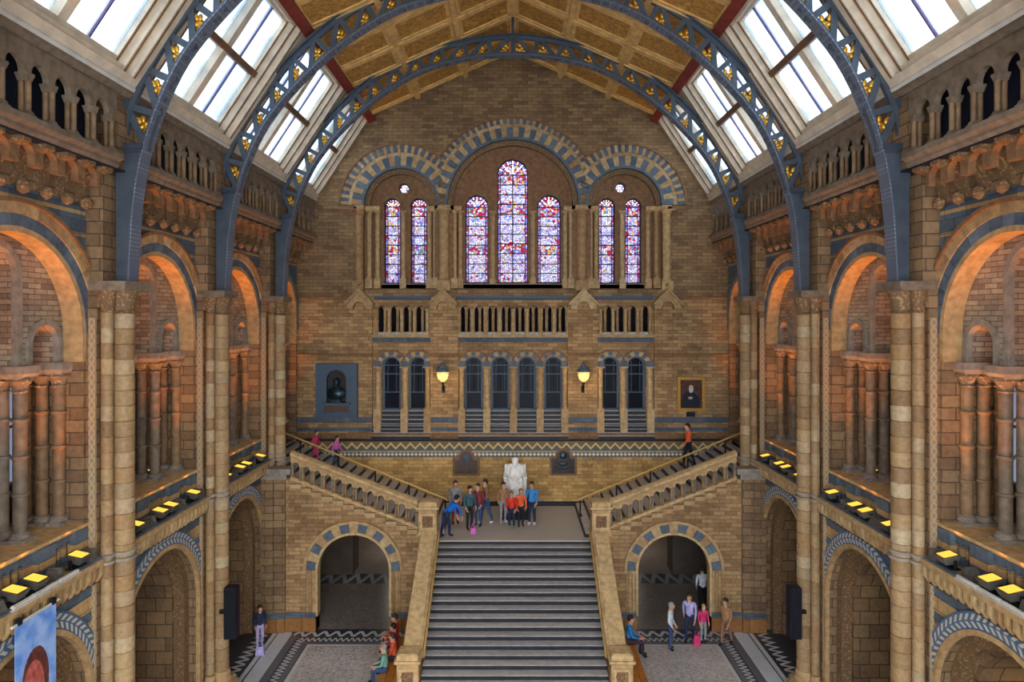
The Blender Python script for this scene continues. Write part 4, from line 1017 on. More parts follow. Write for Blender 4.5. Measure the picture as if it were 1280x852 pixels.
# balustrade arcade and window arcade in each recess
def arcade(i, ua, ub, nb, wc):
    xa, xb = fx(ua), fx(ub); p = (ub-ua)/nb if i == 1 else (ub-ua)/nb
    cs = [ua+p*(k+.5) for k in range(nb)] if i == 1 else [ua+4.5+ (ub-ua-9)/nb*(k+.5) for k in range(nb)]
    step = cs[1]-cs[0]
    hs = [arch_hole(fx(c), 5.6/29, fz(387.5), fz(416.5), 12) for c in cs]
    hs += [arch_hole(fx(c), 12/29, fz(457), fz(540), 16) for c in wc]
    bays = obj('bay_wall', MB().plate(rect(xa, xb, fz(543), fz(374)), hs, FW, .14, .34).mesh('bay_wall', 'end_wall_brick'), wall_end)
    for k in range(nb+1):
        u = cs[0]-step/2+k*step
        obj('baluster', column(fx(u), FY+.1, fz(418), fz(386), 1.7/29, .08, .1, n=8).mesh('baluster', 'buff_piece', 40), bays)
    for c in cs:
        obj('baluster', column(fx(c), FY+.75, fz(418), fz(383), 1.9/29, .1, .2, n=8).mesh('baluster', 'buff', 40), bays)
        obj('sill', MB().box((fx(c-5.6), FY+.12, fz(418)), (fx(c+5.6), FY+.6, fz(415))).mesh('sill', 'pale_coping'), bays)
    course(ua, ub, 418, 421.5, 'buff', .0+.02, back=.2); course(ua, ub, 421.5, 427.5, 'blue_band', -.1, 'blue_course', back=.16)
    for j, c in enumerate(wc):
        # voussoirs, alternate blue and buff
        nv = 9
        for k in range(nv):
            a0, a1 = PI*k/nv+.01, PI*(k+1)/nv-.01
            cu = c+16*math.cos((a0+a1)/2)
            obj('voussoir', MB().ring(FW, 12.6/29, 18.2/29, .08, .16, a0, a1, 2, (fx(c), fz(457))).mesh('voussoir', 'blue_piece' if k % 2 == 0 else 'buff_piece'), bays)
        obj('hood', MB().ring(FW, 18.2/29, 20/29, .02, .16, .32, PI-.32, 16, (fx(c), fz(457))).mesh('hood', 'brown'), bays)
        obj('arch_roll', MB().ring(FW, 11.6/29, 12.8/29, .06, .2, n=16, c=(fx(c), fz(457))).mesh('arch_roll', 'grey_stone'), bays)
        global nwin
        nwin += 1
        fz0, fz1 = fz(513), fz(457); R = 12/29; x = fx(c)
        wf = MB().ring(FW, R-.1, R+.02, .36, .46, n=16, c=(x, fz1), legs=fz1-fz0).box((x-R, FY+.36, fz0-.04), (x+R, FY+.46, fz0+.06))
        w_ = obj('window_%d' % nwin, wf.mesh('window', 'slate'), kind='structure', label='dark arched window above grey steps in the lower arcade')
        zt = fz(491)
        for z in (zt, fz(468), fz1): obj('bar', MB().box((x-R+.05, FY+.37, z-.025), (x+R-.05, FY+.43, z+.025)).mesh('bar', 'slate'), w_)
        for s in (-1, 1):
            obj('bar', MB().box((x+s*R*.45-.012, FY+.38, zt), (x+s*R*.45+.012, FY+.42, fz1+.2)).mesh('bar', 'slate'), w_)
            obj('pane', MB().box((min(x+s*.01, x+s*(R-.08)), FY+.40, zt+.02), (max(x+s*.01, x+s*(R-.08)), FY+.41, fz1)).mesh('pane', 'dark_glass'), w_)
        obj('pane', MB().box((x-R+.1, FY+.40, fz0+.05), (x+R-.1, FY+.41, zt-.02)).mesh('pane', 'dark_glass'), w_)
        obj('pane', MB().ring(FW, .01, R-.09, .40, .41, n=10, c=(x, fz1)).mesh('pane', 'dark_glass'), w_)
        # steps below the window
        for k in range(4):
            obj('step', MB().box((fx(c-12), FY+.30-.06*k, fz(541)), (fx(c+12), FY+.5, fz(514+5.2*k)-.03)).mat(1).box((fx(c-12), FY+.28-.06*k, fz(514+5.2*k)-.03), (fx(c+12), FY+.5, fz(514+5.2*k))).mesh('step', ['step_dark', 'step_stone']), bays)
    for k in range(len(wc)+1):
        u = wc[0]-16.7+33.4*k
        u = min(max(u, ua+4), ub-4)
        obj('column', column(fx(u), FY+.12, fz(541), fz(458), 3.3/29, (541-511)/29, .2).mesh('column', 'buff_piece', 40), bays)
        obj('block', MB().box((fx(u-4.4), FY+.04, fz(458)), (fx(u+4.4), FY+.24, fz(451))).mesh('block', 'blue_piece'), bays)
    for k in range(4):
        obj('step', MB().box((xa, FY+.08-.06*k, fz(548)), (xb, FY+.2, fz(532+4*k)-.02)).mat(1).box((xa, FY+.07-.06*k, fz(532+4*k)-.02), (xb, FY+.2, fz(532+4*k))).mesh('step', ['step_dark', 'step_stone']), bays)
arcade(0, 465, 538, 4, (488.3, 521.4)); arcade(1, 573, 710, 8, (591.7, 625.2, 658.6, 692)); arcade(2, 747, 818, 4, (763.3, 796.4))
# rooms behind the arcade: dark gallery above, passage below
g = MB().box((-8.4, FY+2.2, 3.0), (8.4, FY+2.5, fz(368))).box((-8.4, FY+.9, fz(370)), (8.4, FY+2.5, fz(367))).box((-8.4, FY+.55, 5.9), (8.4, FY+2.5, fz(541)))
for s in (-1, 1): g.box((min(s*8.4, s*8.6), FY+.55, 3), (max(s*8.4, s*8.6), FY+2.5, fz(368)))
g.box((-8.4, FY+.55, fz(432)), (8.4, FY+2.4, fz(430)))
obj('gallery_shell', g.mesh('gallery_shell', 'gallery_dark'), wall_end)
g = MB().box((-13.5, FY+.8, 2.85), (13.5, 44, 3.1)).box((-13.5, 43.7, 0), (13.5, 44, 3)).box((-3.7, FY, 0), (3.7, 43.7, 2.85))
for s in (-1, 1):
    g.box((min(s*13.2, s*13.5), FY+.8, 0), (max(s*13.2, s*13.5), 44, 3))
    g.box((min(s*7.1, s*8.9), FY+.9, 0), (max(s*7.1, s*8.9), FY+2.0, 2.85))
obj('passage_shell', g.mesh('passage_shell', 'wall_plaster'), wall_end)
lp = bpy.data.lights.new('passage_fill_lamp', 'AREA'); lp.energy = 5; lp.color = (1, .9, .8); lp.size = .5  # unseen lamps added to light the passage
for s in (-1, 1):
    for y in (33.5, 38.5):
        t = thing('added_ceiling_lamp', 'added unseen ceiling lamp lighting the passage behind the stairs', 'lamp', (s*5.6, y, 2.85), 0, 'added passage ceiling lamps')
        obj('bowl', MB().lathe([(.3, 0), (.3, -.05), (.2, -.12), (.02, -.14)], n=16).mesh('bowl', 'lantern_glow', 40), t)
        o = bpy.data.objects.new('lamp', lp); COL.objects.link(o); o.parent = t; o.location = (0, 0, -.2)

# ------------------------------------------------------------ fittings of the end wall
# lanterns
for u in (554.5, 728.5):
    x = fx(u); t = thing('wall_lantern', 'lit brass-and-glass lantern on a bracket between arched windows', 'lantern', (x, FY, fz(476)), 0, 'wall lanterns of the end wall')
    obj('bracket', MB().tube([(0, 0, -.35), (0, -.12, -.3), (0, -.3, -.12), (0, -.38, 0)], [.07, .05, .035, .05], 8).box((-.07, -.04, -.5), (.07, 0, -.2)).mesh('bracket', 'black_metal', 50), t)
    obj('glass', MB().lathe([(.08, 0), (.2, .12), (.26, .35), (.26, .42)], (0, -.38, 0), 8).mesh('glass', 'lantern_glow'), t)
    obj('roof', MB().lathe([(.29, .42), (.27, .47), (.14, .62), (.14, .66), (.09, .7), (.1, .76), (.02, .82)], (0, -.38, 0), 8).mesh('roof', 'slate'), t)
    c = obj('cage', None, t)
    bars = MB()
    for k in range(8):
        a = 2*PI*k/8; bars.tube([(.08*math.cos(a), -.38+.08*math.sin(a), 0), (.2*math.cos(a), -.38+.2*math.sin(a), .12), (.265*math.cos(a), -.38+.265*math.sin(a), .36), (.265*math.cos(a), -.38+.265*math.sin(a), .44)], .012, 4)
    bars.lathe([(.27, .34), (.275, .36), (.27, .38)], (0, -.38, 0), 8)
    bpy.data.objects.remove(c); obj('cage', bars.mesh('cage', 'brass'), t)
    l = bpy.data.lights.new('lantern_lamp', 'POINT'); l.energy = 6; l.color = (1, .68, .32); l.shadow_soft_size = .15
    o = bpy.data.objects.new('lamp', l); COL.objects.link(o); o.parent = t; o.location = (0, -.75, .25)
# slate niche with a bronze bust
t = thing('memorial_niche', 'blue-grey slate tablet with an arched niche and lettered base', 'memorial', (fx(422.5), FY, fz(521)), 0)
W2, H2 = 25.5/29, 67/29
g = MB().plate(rect(-W2, W2, 0, H2), [arch_hole(0, .42, H2-.68, .66, 16)], lambda a, b, t: (a, t, b), -.30, -.01)
obj('tablet', g.mesh('tablet', 'slate'), t)
obj('niche', MB().plate(arch_hole(0, .5, H2-.68, .6, 16), [], lambda a, b, t: (a, t, b), -.03, -.01).mesh('niche', 'dark_plaque'), t)  # niche back coloured dark, painted shade that deepens the recess
obj('ledge', MB().box((-.62, -.5, .56), (.62, -.02, .66)).mesh('ledge', 'slate'), t)
obj('inscription', MB().box((-.52, -.34, .24), (.52, -.29, .56)).mesh('inscription', 'plaque_brown'), t)
obj('base_moulding', MB().box((-.58, -.36, .1), (.58, -.2, .2)).box((-.5, -.33, .2), (.5, -.2, .24)).mesh('base_moulding', 'slate'), t)
b = thing('bust', 'dark bronze bust of a man in a slate niche', 'bust', (fx(422.5), FY-.28, fz(521)+.66), 0)
g = MB().frustum((-.22, -.14, 0), (.22, .12, 0), (-.16, -.12, .14), (.16, .1, .14)); obj('socle', g.mesh('socle', 'bronze'), b)
g = MB().lathe([(.16, .12), (.3, .2), (.38, .34), (.37, .48), (.26, .58), (.12, .64), (.09, .72)], n=18)
for i, v in enumerate(g.v): g.v[i] = (v[0]*1.05, v[1]*.55, v[2])
g.ball((0, -.03, .86), (.135, .15, .18), 14, 9).ball((0, -.18, .85), (.026, .035, .045), 6, 5).ball((0, -.12, .73), (.09, .08, .08), 8, 6)
for s in (-1, 1): g.ball((s*.135, 0, .86), (.02, .03, .045), 6, 5)
obj('figure', g.mesh('figure', 'bronze', 60), b)
# framed portrait
t = thing('portrait_painting', 'gold-framed painting of a dark-clothed white-bearded sitter on the brick wall', 'painting', (fx(863.5), FY, fz(492)), 0)
pwid, phei = 15.6/29, 19.6/29
g = MB()
for k, (o0, o1, y0, y1) in enumerate(((0, .05, -.12, -.02), (.05, .13, -.09, -.02))):
    g.plate(rect(-pwid-.06+o0, pwid+.06-o0, -phei-.06+o0, phei+.06-o0), [rect(-pwid-.06+o1, pwid+.06-o1, -phei-.06+o1, phei+.06-o1)], lambda a, b, t: (a, t, b), y0, y1)
obj('frame', g.mesh('frame', 'gold_frame'), t)
obj('canvas', MB().box((-pwid+.03, -.05, -phei+.03), (pwid-.03, -.01, phei-.03)).mesh('canvas', 'portrait_canvas'), t)
p = obj('name_plate', MB().box((-.19, -.05, -.1), (.19, -.01, .1)).box((-.16, -.06, -.07), (.16, -.05, .07)).mesh('name_plate', 'black_metal'), None, (fx(863), FY, fz(517.5)), label='small black plate below the portrait painting', cat='plaque')
# two memorial plaques by the statue
def plaque(u, v0, v1, hw, fm, pm, lab, relief):
    t = thing('memorial_plaque', lab, 'plaque', (fx(u), FY, fz(v1)), 0)
    H = (v1-v0)/29; r = hw*.62; sh = H-r-.02
    def shape(e): return [(-hw+e, e), (hw-e, e), (hw-e, sh-e), (r-e*.5, sh-e)]+[((r-e)*math.cos(PI*k/12), sh+(r-e)*math.sin(PI*k/12)) for k in range(13)]+[(-r+e*.5, sh-e), (-hw+e, sh-e)]
    obj('surround', MB().plate(shape(0), [], lambda a, b, t: (a, t, b), -.06, -.01).mesh('surround', fm), t)
    obj('tablet', MB().plate(shape(.1), [], lambda a, b, t: (a, t, b), -.1, -.05).mesh('tablet', pm), t)
    if relief == 'disc':
        obj('medallion', MB().lathe([(.02, -.02), (.17, 0), (.2, .02), (.2, .05)], n=18).mesh('medallion', 'slate', 40), t, (0, -.10, sh), rot=(-PI/2, 0, 0))
    else:
        g = MB()
        for (a, b, ra, rb) in ((-.3, sh-.25, .07, .03), (.3, sh-.25, .07, .03), (-.34, sh-.46, .05, .03), (.34, sh-.46, .06, .03), (0, sh+.05, .16, .14), (0, sh-.3, .2, .09), (-.12, sh-.5, .1, .04), (.14, sh-.5, .1, .04)): g.ball((a, -.11, b), (ra, .03, rb), 8, 5)
        obj('relief', g.mesh('relief', 'bronze', 60), t)
plaque(583, 560.5, 594, 17/29, 'brown', 'plaque_brown', 'brown arched memorial tablet with a round slate medallion', 'disc')
plaque(704, 559, 594, 17/29, 'brown', 'dark_plaque', 'black arched memorial tablet with raised ornament', 'relief')
# ------------------------------------------------------------ stairs
ZS, LZ, SCX = FPX/34.3, 3.3, .06                 # front plane of the side stairs, landing height, stair centre line
RI, TR = .15, .30
HW = 2.75
st = thing('main_staircase', 'wide grey stone staircase with dark risers rising to the landing', 'staircase', (SCX, 0, 0))
NST = 22
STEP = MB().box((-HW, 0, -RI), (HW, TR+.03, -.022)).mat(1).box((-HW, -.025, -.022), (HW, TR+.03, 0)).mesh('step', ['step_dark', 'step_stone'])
for k in range(NST):
    z = LZ-RI*k
    if k == 0: continue
    y1 = ZS-TR*(k-1)
    obj('step', STEP, st, (0, y1-TR, z))
obj('landing', MB().box((-3.5, ZS, LZ-.32), (3.5, FY-.0, LZ-.045)).mesh('landing', 'step_dark'), st)
obj('landing_paving', MB().box((-3.5, ZS-.03, LZ-.045), (3.5, FY, LZ)).mesh('landing_paving', 'landing_stone'), st)
obj('skirting', MB().box((-3.4, FY-.05, LZ), (3.4, FY, LZ+.2)).mesh('skirting', 'step_dark'), st)
core = [(ZS-TR*21.5, -0.0), (ZS, 0), (ZS, LZ-.2), (ZS-.1, LZ-.3), (ZS-TR*20.5, .02)]
obj('core', MB().prism(core, lambda a, b, t: (t, a, b), -HW, HW).mesh('core', 'step_dark'), st)
obj('landing_wall', MB().box((-3.5, ZS+.05, 0), (3.5, FY, LZ-.32)).mesh('landing_wall', 'end_wall_brick'), st)
def nose(y): return LZ-(ZS-y)*RI/TR
Y0, Y1 = 20.45, 24.35
for s in (-1, 1):
    a, b = sorted((s*(HW+.03), s*(HW+.62)))
    ytoe = 19.75
    poly = [(ytoe, 0), (ZS, 0), (ZS, 3.62), (Y1, 3.62), (Y0, nose(Y0)+.38), (ytoe, nose(Y0)+.38)]
    obj('flank_wall', MB().prism(poly, lambda p, q, t: (t, p, q), a, b).mesh('flank_wall', 'end_wall_brick'), st)
    # coping stones on the slope
    n = 9
    for k in range(n):
        ya, yb = Y0+(Y1-Y0)*k/n, Y0+(Y1-Y0)*(k+1)/n-.012
        za, zb = [nose(Y0)+.38+(3.62-nose(Y0)-.38)*(q-Y0)/(Y1-Y0) for q in (ya, yb)]
        obj('coping_stone', MB().prism([(ya, za), (yb, zb), (yb, zb+.12), (ya, za+.12)], lambda p, q, t: (t, p, q), min(s*(HW+.1), s*(HW+.58)), max(s*(HW+.1), s*(HW+.58))).mesh('coping_stone', 'coping'), st)
        obj('coping_stone', MB().prism([(ya, za-.04), (yb, zb-.04), (yb, zb+.07), (ya, za+.07)], lambda p, q, t: (t, p, q), min(s*(HW+.0), s*(HW+.1)), max(s*(HW+.0), s*(HW+.1))).mesh('coping_stone', 'buff_piece'), st)
    # brass handrail on the inner face
    hr = [(s*(HW-.06), Y0-.35, nose(Y0)+.3), (s*(HW-.06), Y0, nose(Y0)+.52), (s*(HW-.06), Y1, 3.72), (s*(HW-.02), Y1+.2, 3.75)]
    h = obj('handrail', MB().tube(hr, .035, 8).mesh('handrail', 'brass', 60), st)
    for k in range(9):
        y = Y0+.2+(Y1-Y0-.3)*k/8; z = nose(Y0)+.52+(3.72-nose(Y0)-.52)*(y-Y0)/(Y1-Y0)
        obj('bracket', MB().tube([(s*(HW-.06), y, z), (s*(HW-.04), y, z-.1), (s*(HW+.04), y, z-.14)], .016, 5).mesh('bracket', 'brass'), h)
def newel(x, y, w, z0, z1, rel):
    """square post with moulded cap and carved panel"""
    h = w/2
    n = obj('newel', MB().box((x-h, y-h, z0), (x+h, y+h, z1-.3)).mesh('newel', 'buff'), st)
    obj('cap', MB().frustum((x-h, y-h, z1-.3), (x+h, y+h, z1-.3), (x-h-.07, y-h-.07, z1-.24), (x+h+.07, y+h+.07, z1-.24)).box((x-h-.07, y-h-.07, z1-.24), (x+h+.07, y+h+.07, z1-.17))
        .box((x-h-.0, y-h-.0, z1-.17), (x+h+.0, y+h+.0, z1-.04)).frustum((x-h, y-h, z1-.04), (x+h, y+h, z1-.04), (x-h+.06, y-h+.06, z1), (x+h-.06, y+h-.06, z1)).mesh('cap', 'coping'), n)
    zb = z1-1.12
    obj('moulding', MB().box((x-h-.05, y-h-.05, zb-.08), (x+h+.05, y+h+.05, zb)).box((x-h-.02, y-h-.02, zb), (x+h+.02, y+h+.02, zb+.06)).mesh('moulding', 'coping'), n)
    p0, p1 = zb+.14, z1-.4
    obj('panel_frame', MB().plate(rect(x-h+.06, x+h-.06, p0, p1), [rect(x-h+.14, x+h-.14, p0+.08, p1-.08)], FX, y-h-.035, y-h+.01).mesh('panel_frame', 'coping'), n)
    obj('panel', MB().box((x-h+.14, y-h-.01, p0+.08), (x+h-.14, y-h+.0, p1-.08)).mesh('panel', 'brown'), n)
    g = MB(); m = (p0+p1)/2
    if rel == 'bird': L = [(-.1, -.12, .07, .13, .5), (.0, .02, .13, .07, .6), (.12, .12, .05, .05, 0), (-.15, .1, .04, .09, -.6), (.1, -.12, .04, .1, .2)]
    else: L = [(0, 0, .06, .06, 0), (-.12, .08, .1, .045, .6), (.12, .08, .1, .045, -.6), (-.1, -.1, .09, .04, -.6), (.1, -.1, .09, .04, .6), (0, .15, .04, .07, 0), (0, -.15, .04, .06, 0)]
    for a, b, ra, rb, an in L:
        g.T = Matrix.Translation((x+a, y-h-.015, m+b)) @ Matrix.Rotation(-an, 4, 'Y'); g.ball((0, 0, 0), (ra, .035, rb), 9, 6)
    obj('carving', g.mesh('carving', 'carved', 60), n)
for s in (-1, 1):
    newel(s*(HW+.36), ZS-.12, .66, 2.6, 4.80, 'leaf' if s < 0 else 'bird')
    newel(s*(HW+.36), 20.05, .62, 0, nose(Y0)+.56, 'bird')

# side flights, their pierced balustrades and the wall with its arch below
SR, SX0, TRS, NS = .388, 3.45, .375, 19
RIS = .40*TRS
SSTEP = MB().box((-.05, 0, -RIS), (TRS, 4.1, -.03)).mat(1).box((-.05, 0, -.03), (TRS-.05, 4.1, 0)).mesh('step', ['step_dark', 'step_stone'])
for side, rz, sg in SIDES:
    sl = thing('side_staircase', 'branch stair with arched stone balustrade rising to the '+('bust niche' if sg < 0 else 'portrait painting')+' side', 'staircase', (SCX*.5, 0, 0))
    X = lambda a: sg*a
    def FM(a, b, t): return (sg*a, t, b)
    for k in range(1, NS+1):
        z = LZ+RIS*k
        if z > 6.25: break
        x = 2.62+TRS*(k-1)
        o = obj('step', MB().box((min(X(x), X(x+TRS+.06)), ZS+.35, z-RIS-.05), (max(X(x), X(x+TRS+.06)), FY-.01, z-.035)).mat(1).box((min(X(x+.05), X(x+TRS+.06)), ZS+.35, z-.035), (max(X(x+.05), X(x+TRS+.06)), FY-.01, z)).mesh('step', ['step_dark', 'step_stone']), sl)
    # wall under the flight
    cx, R, sp = 5.83, 1.36, 2.2
    zt = lambda x: LZ+.40+SR*(x-SX0)
    out = [(SX0-.05, 0), (cx-R, 0), (cx-R, sp)]+[(cx-R*math.cos(PI*i/24), sp+R*math.sin(PI*i/24)) for i in range(1, 24)]+[(cx+R, sp), (cx+R, 0), (9.15, 0), (9.15, zt(8.9)), (8.15, zt(8.15)), (SX0-.05, zt(SX0-.05))]
    w = obj('arch_wall', MB().plate(out, [], FM, ZS, ZS+.4).mesh('arch_wall', 'end_wall_brick'), sl)
    nv = 15
    for k in range(nv):
        a0, a1 = PI*k/nv+.006, PI*(k+1)/nv-.006
        obj('voussoir', MB().ring(FM, R+.03, R+.36, ZS-.03, ZS+.05, a0, a1, 3, (cx, sp)).mesh('voussoir', 'blue_piece' if k % 2 == 0 else 'buff_piece'), w)
    obj('arch_roll', MB().ring(FM, R-.06, R+.03, ZS-.06, ZS+.3, n=26, c=(cx, sp), legs=sp-.55).mesh('arch_roll', 'coping'), w)
    obj('hood', MB().ring(FM, R+.36, R+.46, ZS-.12, ZS+.02, n=26, c=(cx, sp)).box((min(X(cx+R+.36), X(8.2)), ZS-.08, sp-.1), (max(X(cx+R+.36), X(8.2)), ZS, sp)).box((min(X(SX0), X(cx-R-.36)), ZS-.08, sp-.1), (max(X(SX0), X(cx-R-.36)), ZS, sp)).mesh('hood', 'buff'), w)
    for d in (.1, .22, .32):
        for q in (-1, 1): obj('jamb_shaft', MB().lathe([(.045, 0), (.045, sp-.6)], (X(cx+q*(R+d)), ZS-.0, .6), 8).mesh('jamb_shaft', 'buff_piece', 40), w)
    for a, b, d in ((SX0, cx-R, 0), (cx+R, 8.3, 0), (8.3, 9.15, .1)):
        obj('plinth', MB().box((min(X(a), X(b)), ZS-.1-d, 0), (max(X(a), X(b)), ZS+.4, .5)).mesh('plinth', 'plinth_stone'), w)
        obj('blue_course', MB().box((min(X(a), X(b)), ZS-.07-d, .5), (max(X(a), X(b)), ZS+.4, .68)).mesh('blue_course', 'blue_band'), w)
    for a, b, d, h in ((8.3, 8.72, .1, 5.55), (8.72, 9.15, .15, 5.9)):
        obj('pilaster', MB().box((min(X(a), X(b)), ZS-d, .68), (max(X(a), X(b)), ZS+.05, h)).mesh('pilaster', 'side_wall_brick'), w)
    obj('pilaster_cap', MB().box((min(X(8.2), X(9.15)), ZS-.22, 5.55), (max(X(8.2), X(9.15)), ZS+.3, 5.75)).box((min(X(8.05), X(9.15)), ZS-.3, 5.75), (max(X(8.05), X(9.15)), ZS+.3, 5.95)).mesh('pilaster_cap', 'grey_stone'), w)
    # stepped course under the balustrade
    nb, bx0, bx1 = 12, SX0+.03, 8.12; bp = (bx1-bx0)/nb
    for k in range(nb):
        xa = bx0+bp*k; z = zt(xa)
        obj('corbel_step', MB().box((min(X(xa), X(xa+bp-.01)), ZS-.12, z-.15), (max(X(xa), X(xa+bp-.01)), ZS+.1, z+.0)).mesh('corbel_step', 'buff_piece'), w)
    # balustrade: pierced panel with an arched opening to each bay, a little shaft in the jamb, raking coping
    zb = lambda x: zt(x)+.02; ztop = lambda x: zt(x)+.86
    bal = obj('balustrade', MB().plate([(bx0, zb(bx0)), (bx1, zb(bx1)), (bx1, ztop(bx1)), (bx0, ztop(bx0))],
        [[(bx0+bp*(k+.5)+.125, zb(bx0+bp*(k+.5)+.125)+.12)]+[(bx0+bp*(k+.5)+.125*math.cos(PI*i/10), zb(bx0+bp*(k+.5))+.56+.125*math.sin(PI*i/10)) for i in range(11)]+[(bx0+bp*(k+.5)-.125, zb(bx0+bp*(k+.5)-.125)+.12)] for k in range(nb)], FM, ZS-.02, ZS+.2).mesh('balustrade', 'buff'), sl)
    for k in range(nb+1):
        x = bx0+bp*k; z = zb(x)+.1
        obj('shaft', MB().lathe([(.06, 0), (.06, .05), (.042, .08), (.042, .36), (.07, .44), (.07, .48)], (X(min(max(x, bx0+.07), bx1-.07)), ZS-.05, z), 8).mesh('shaft', 'grey_shaft', 40), bal)
    for k in range(nb):
        xc = bx0+bp*(k+.5); 
        obj('arch_head', MB().ring(FM, .125, .175, ZS-.05, ZS-.02, n=10, c=(xc, zb(xc)+.56)).mesh('arch_head', 'coping'), bal)
    n = 6
    for k in range(n):
        xa, xb = bx0+(bx1-bx0)*k/n, bx0+(bx1-bx0)*(k+1)/n-.01
        obj('coping_stone', MB().prism([(ZS-.12, -.0), (ZS-.16, .06), (ZS-.12, .13), (ZS+.02, .18), (ZS+.22, .18), (ZS+.3, .06), (ZS+.26, 0)], lambda p, q, t: (X(t), p, ztop(t)+q), xa, xb).mesh('coping_stone', 'coping'), bal)
    obj('plinth_rail', MB().prism([(ZS-.08, 0), (ZS-.08, .1), (ZS+.2, .1), (ZS+.2, 0)], lambda p, q, t: (X(t), p, zb(t)+q), bx0, bx1).mesh('plinth_rail', 'coping'), bal)
    # brass hand rail on black posts down the middle of the flight
    ym = 27.3; zr = lambda x: LZ+.82+(x-2.6)*.41 if x > 2.6 else LZ+.82
    hr = thing('stair_handrail', 'brass handrail on black posts along the '+('stair beside the bust niche' if sg < 0 else 'stair below the portrait painting'), 'handrail', (0, 0, 0))
    obj('rail', MB().tube([(X(2.62), ym, zr(2.6)-.02), (X(2.75), ym, zr(2.75)), (X(9.1), ym, zr(9.1))], .036, 8).mesh('rail', 'brass', 50), hr)
    for x in (2.70, 4.15, 5.5, 7.0, 8.5):
        k = math.floor((x-2.62)/TRS)+1 if x > 2.73 else 0
        zf = LZ+RIS*max(k, 0)
        g = MB().tube([(X(x), ym, zf), (X(x), ym, zr(x))], .03, 6).tube([(X(x), ym, zf+.3), (X(x+.16), ym, zf+(0 if k == 0 else RIS*0)+.02)], .022, 5)
        obj('post', g.mesh('post', 'black_metal', 50), hr)
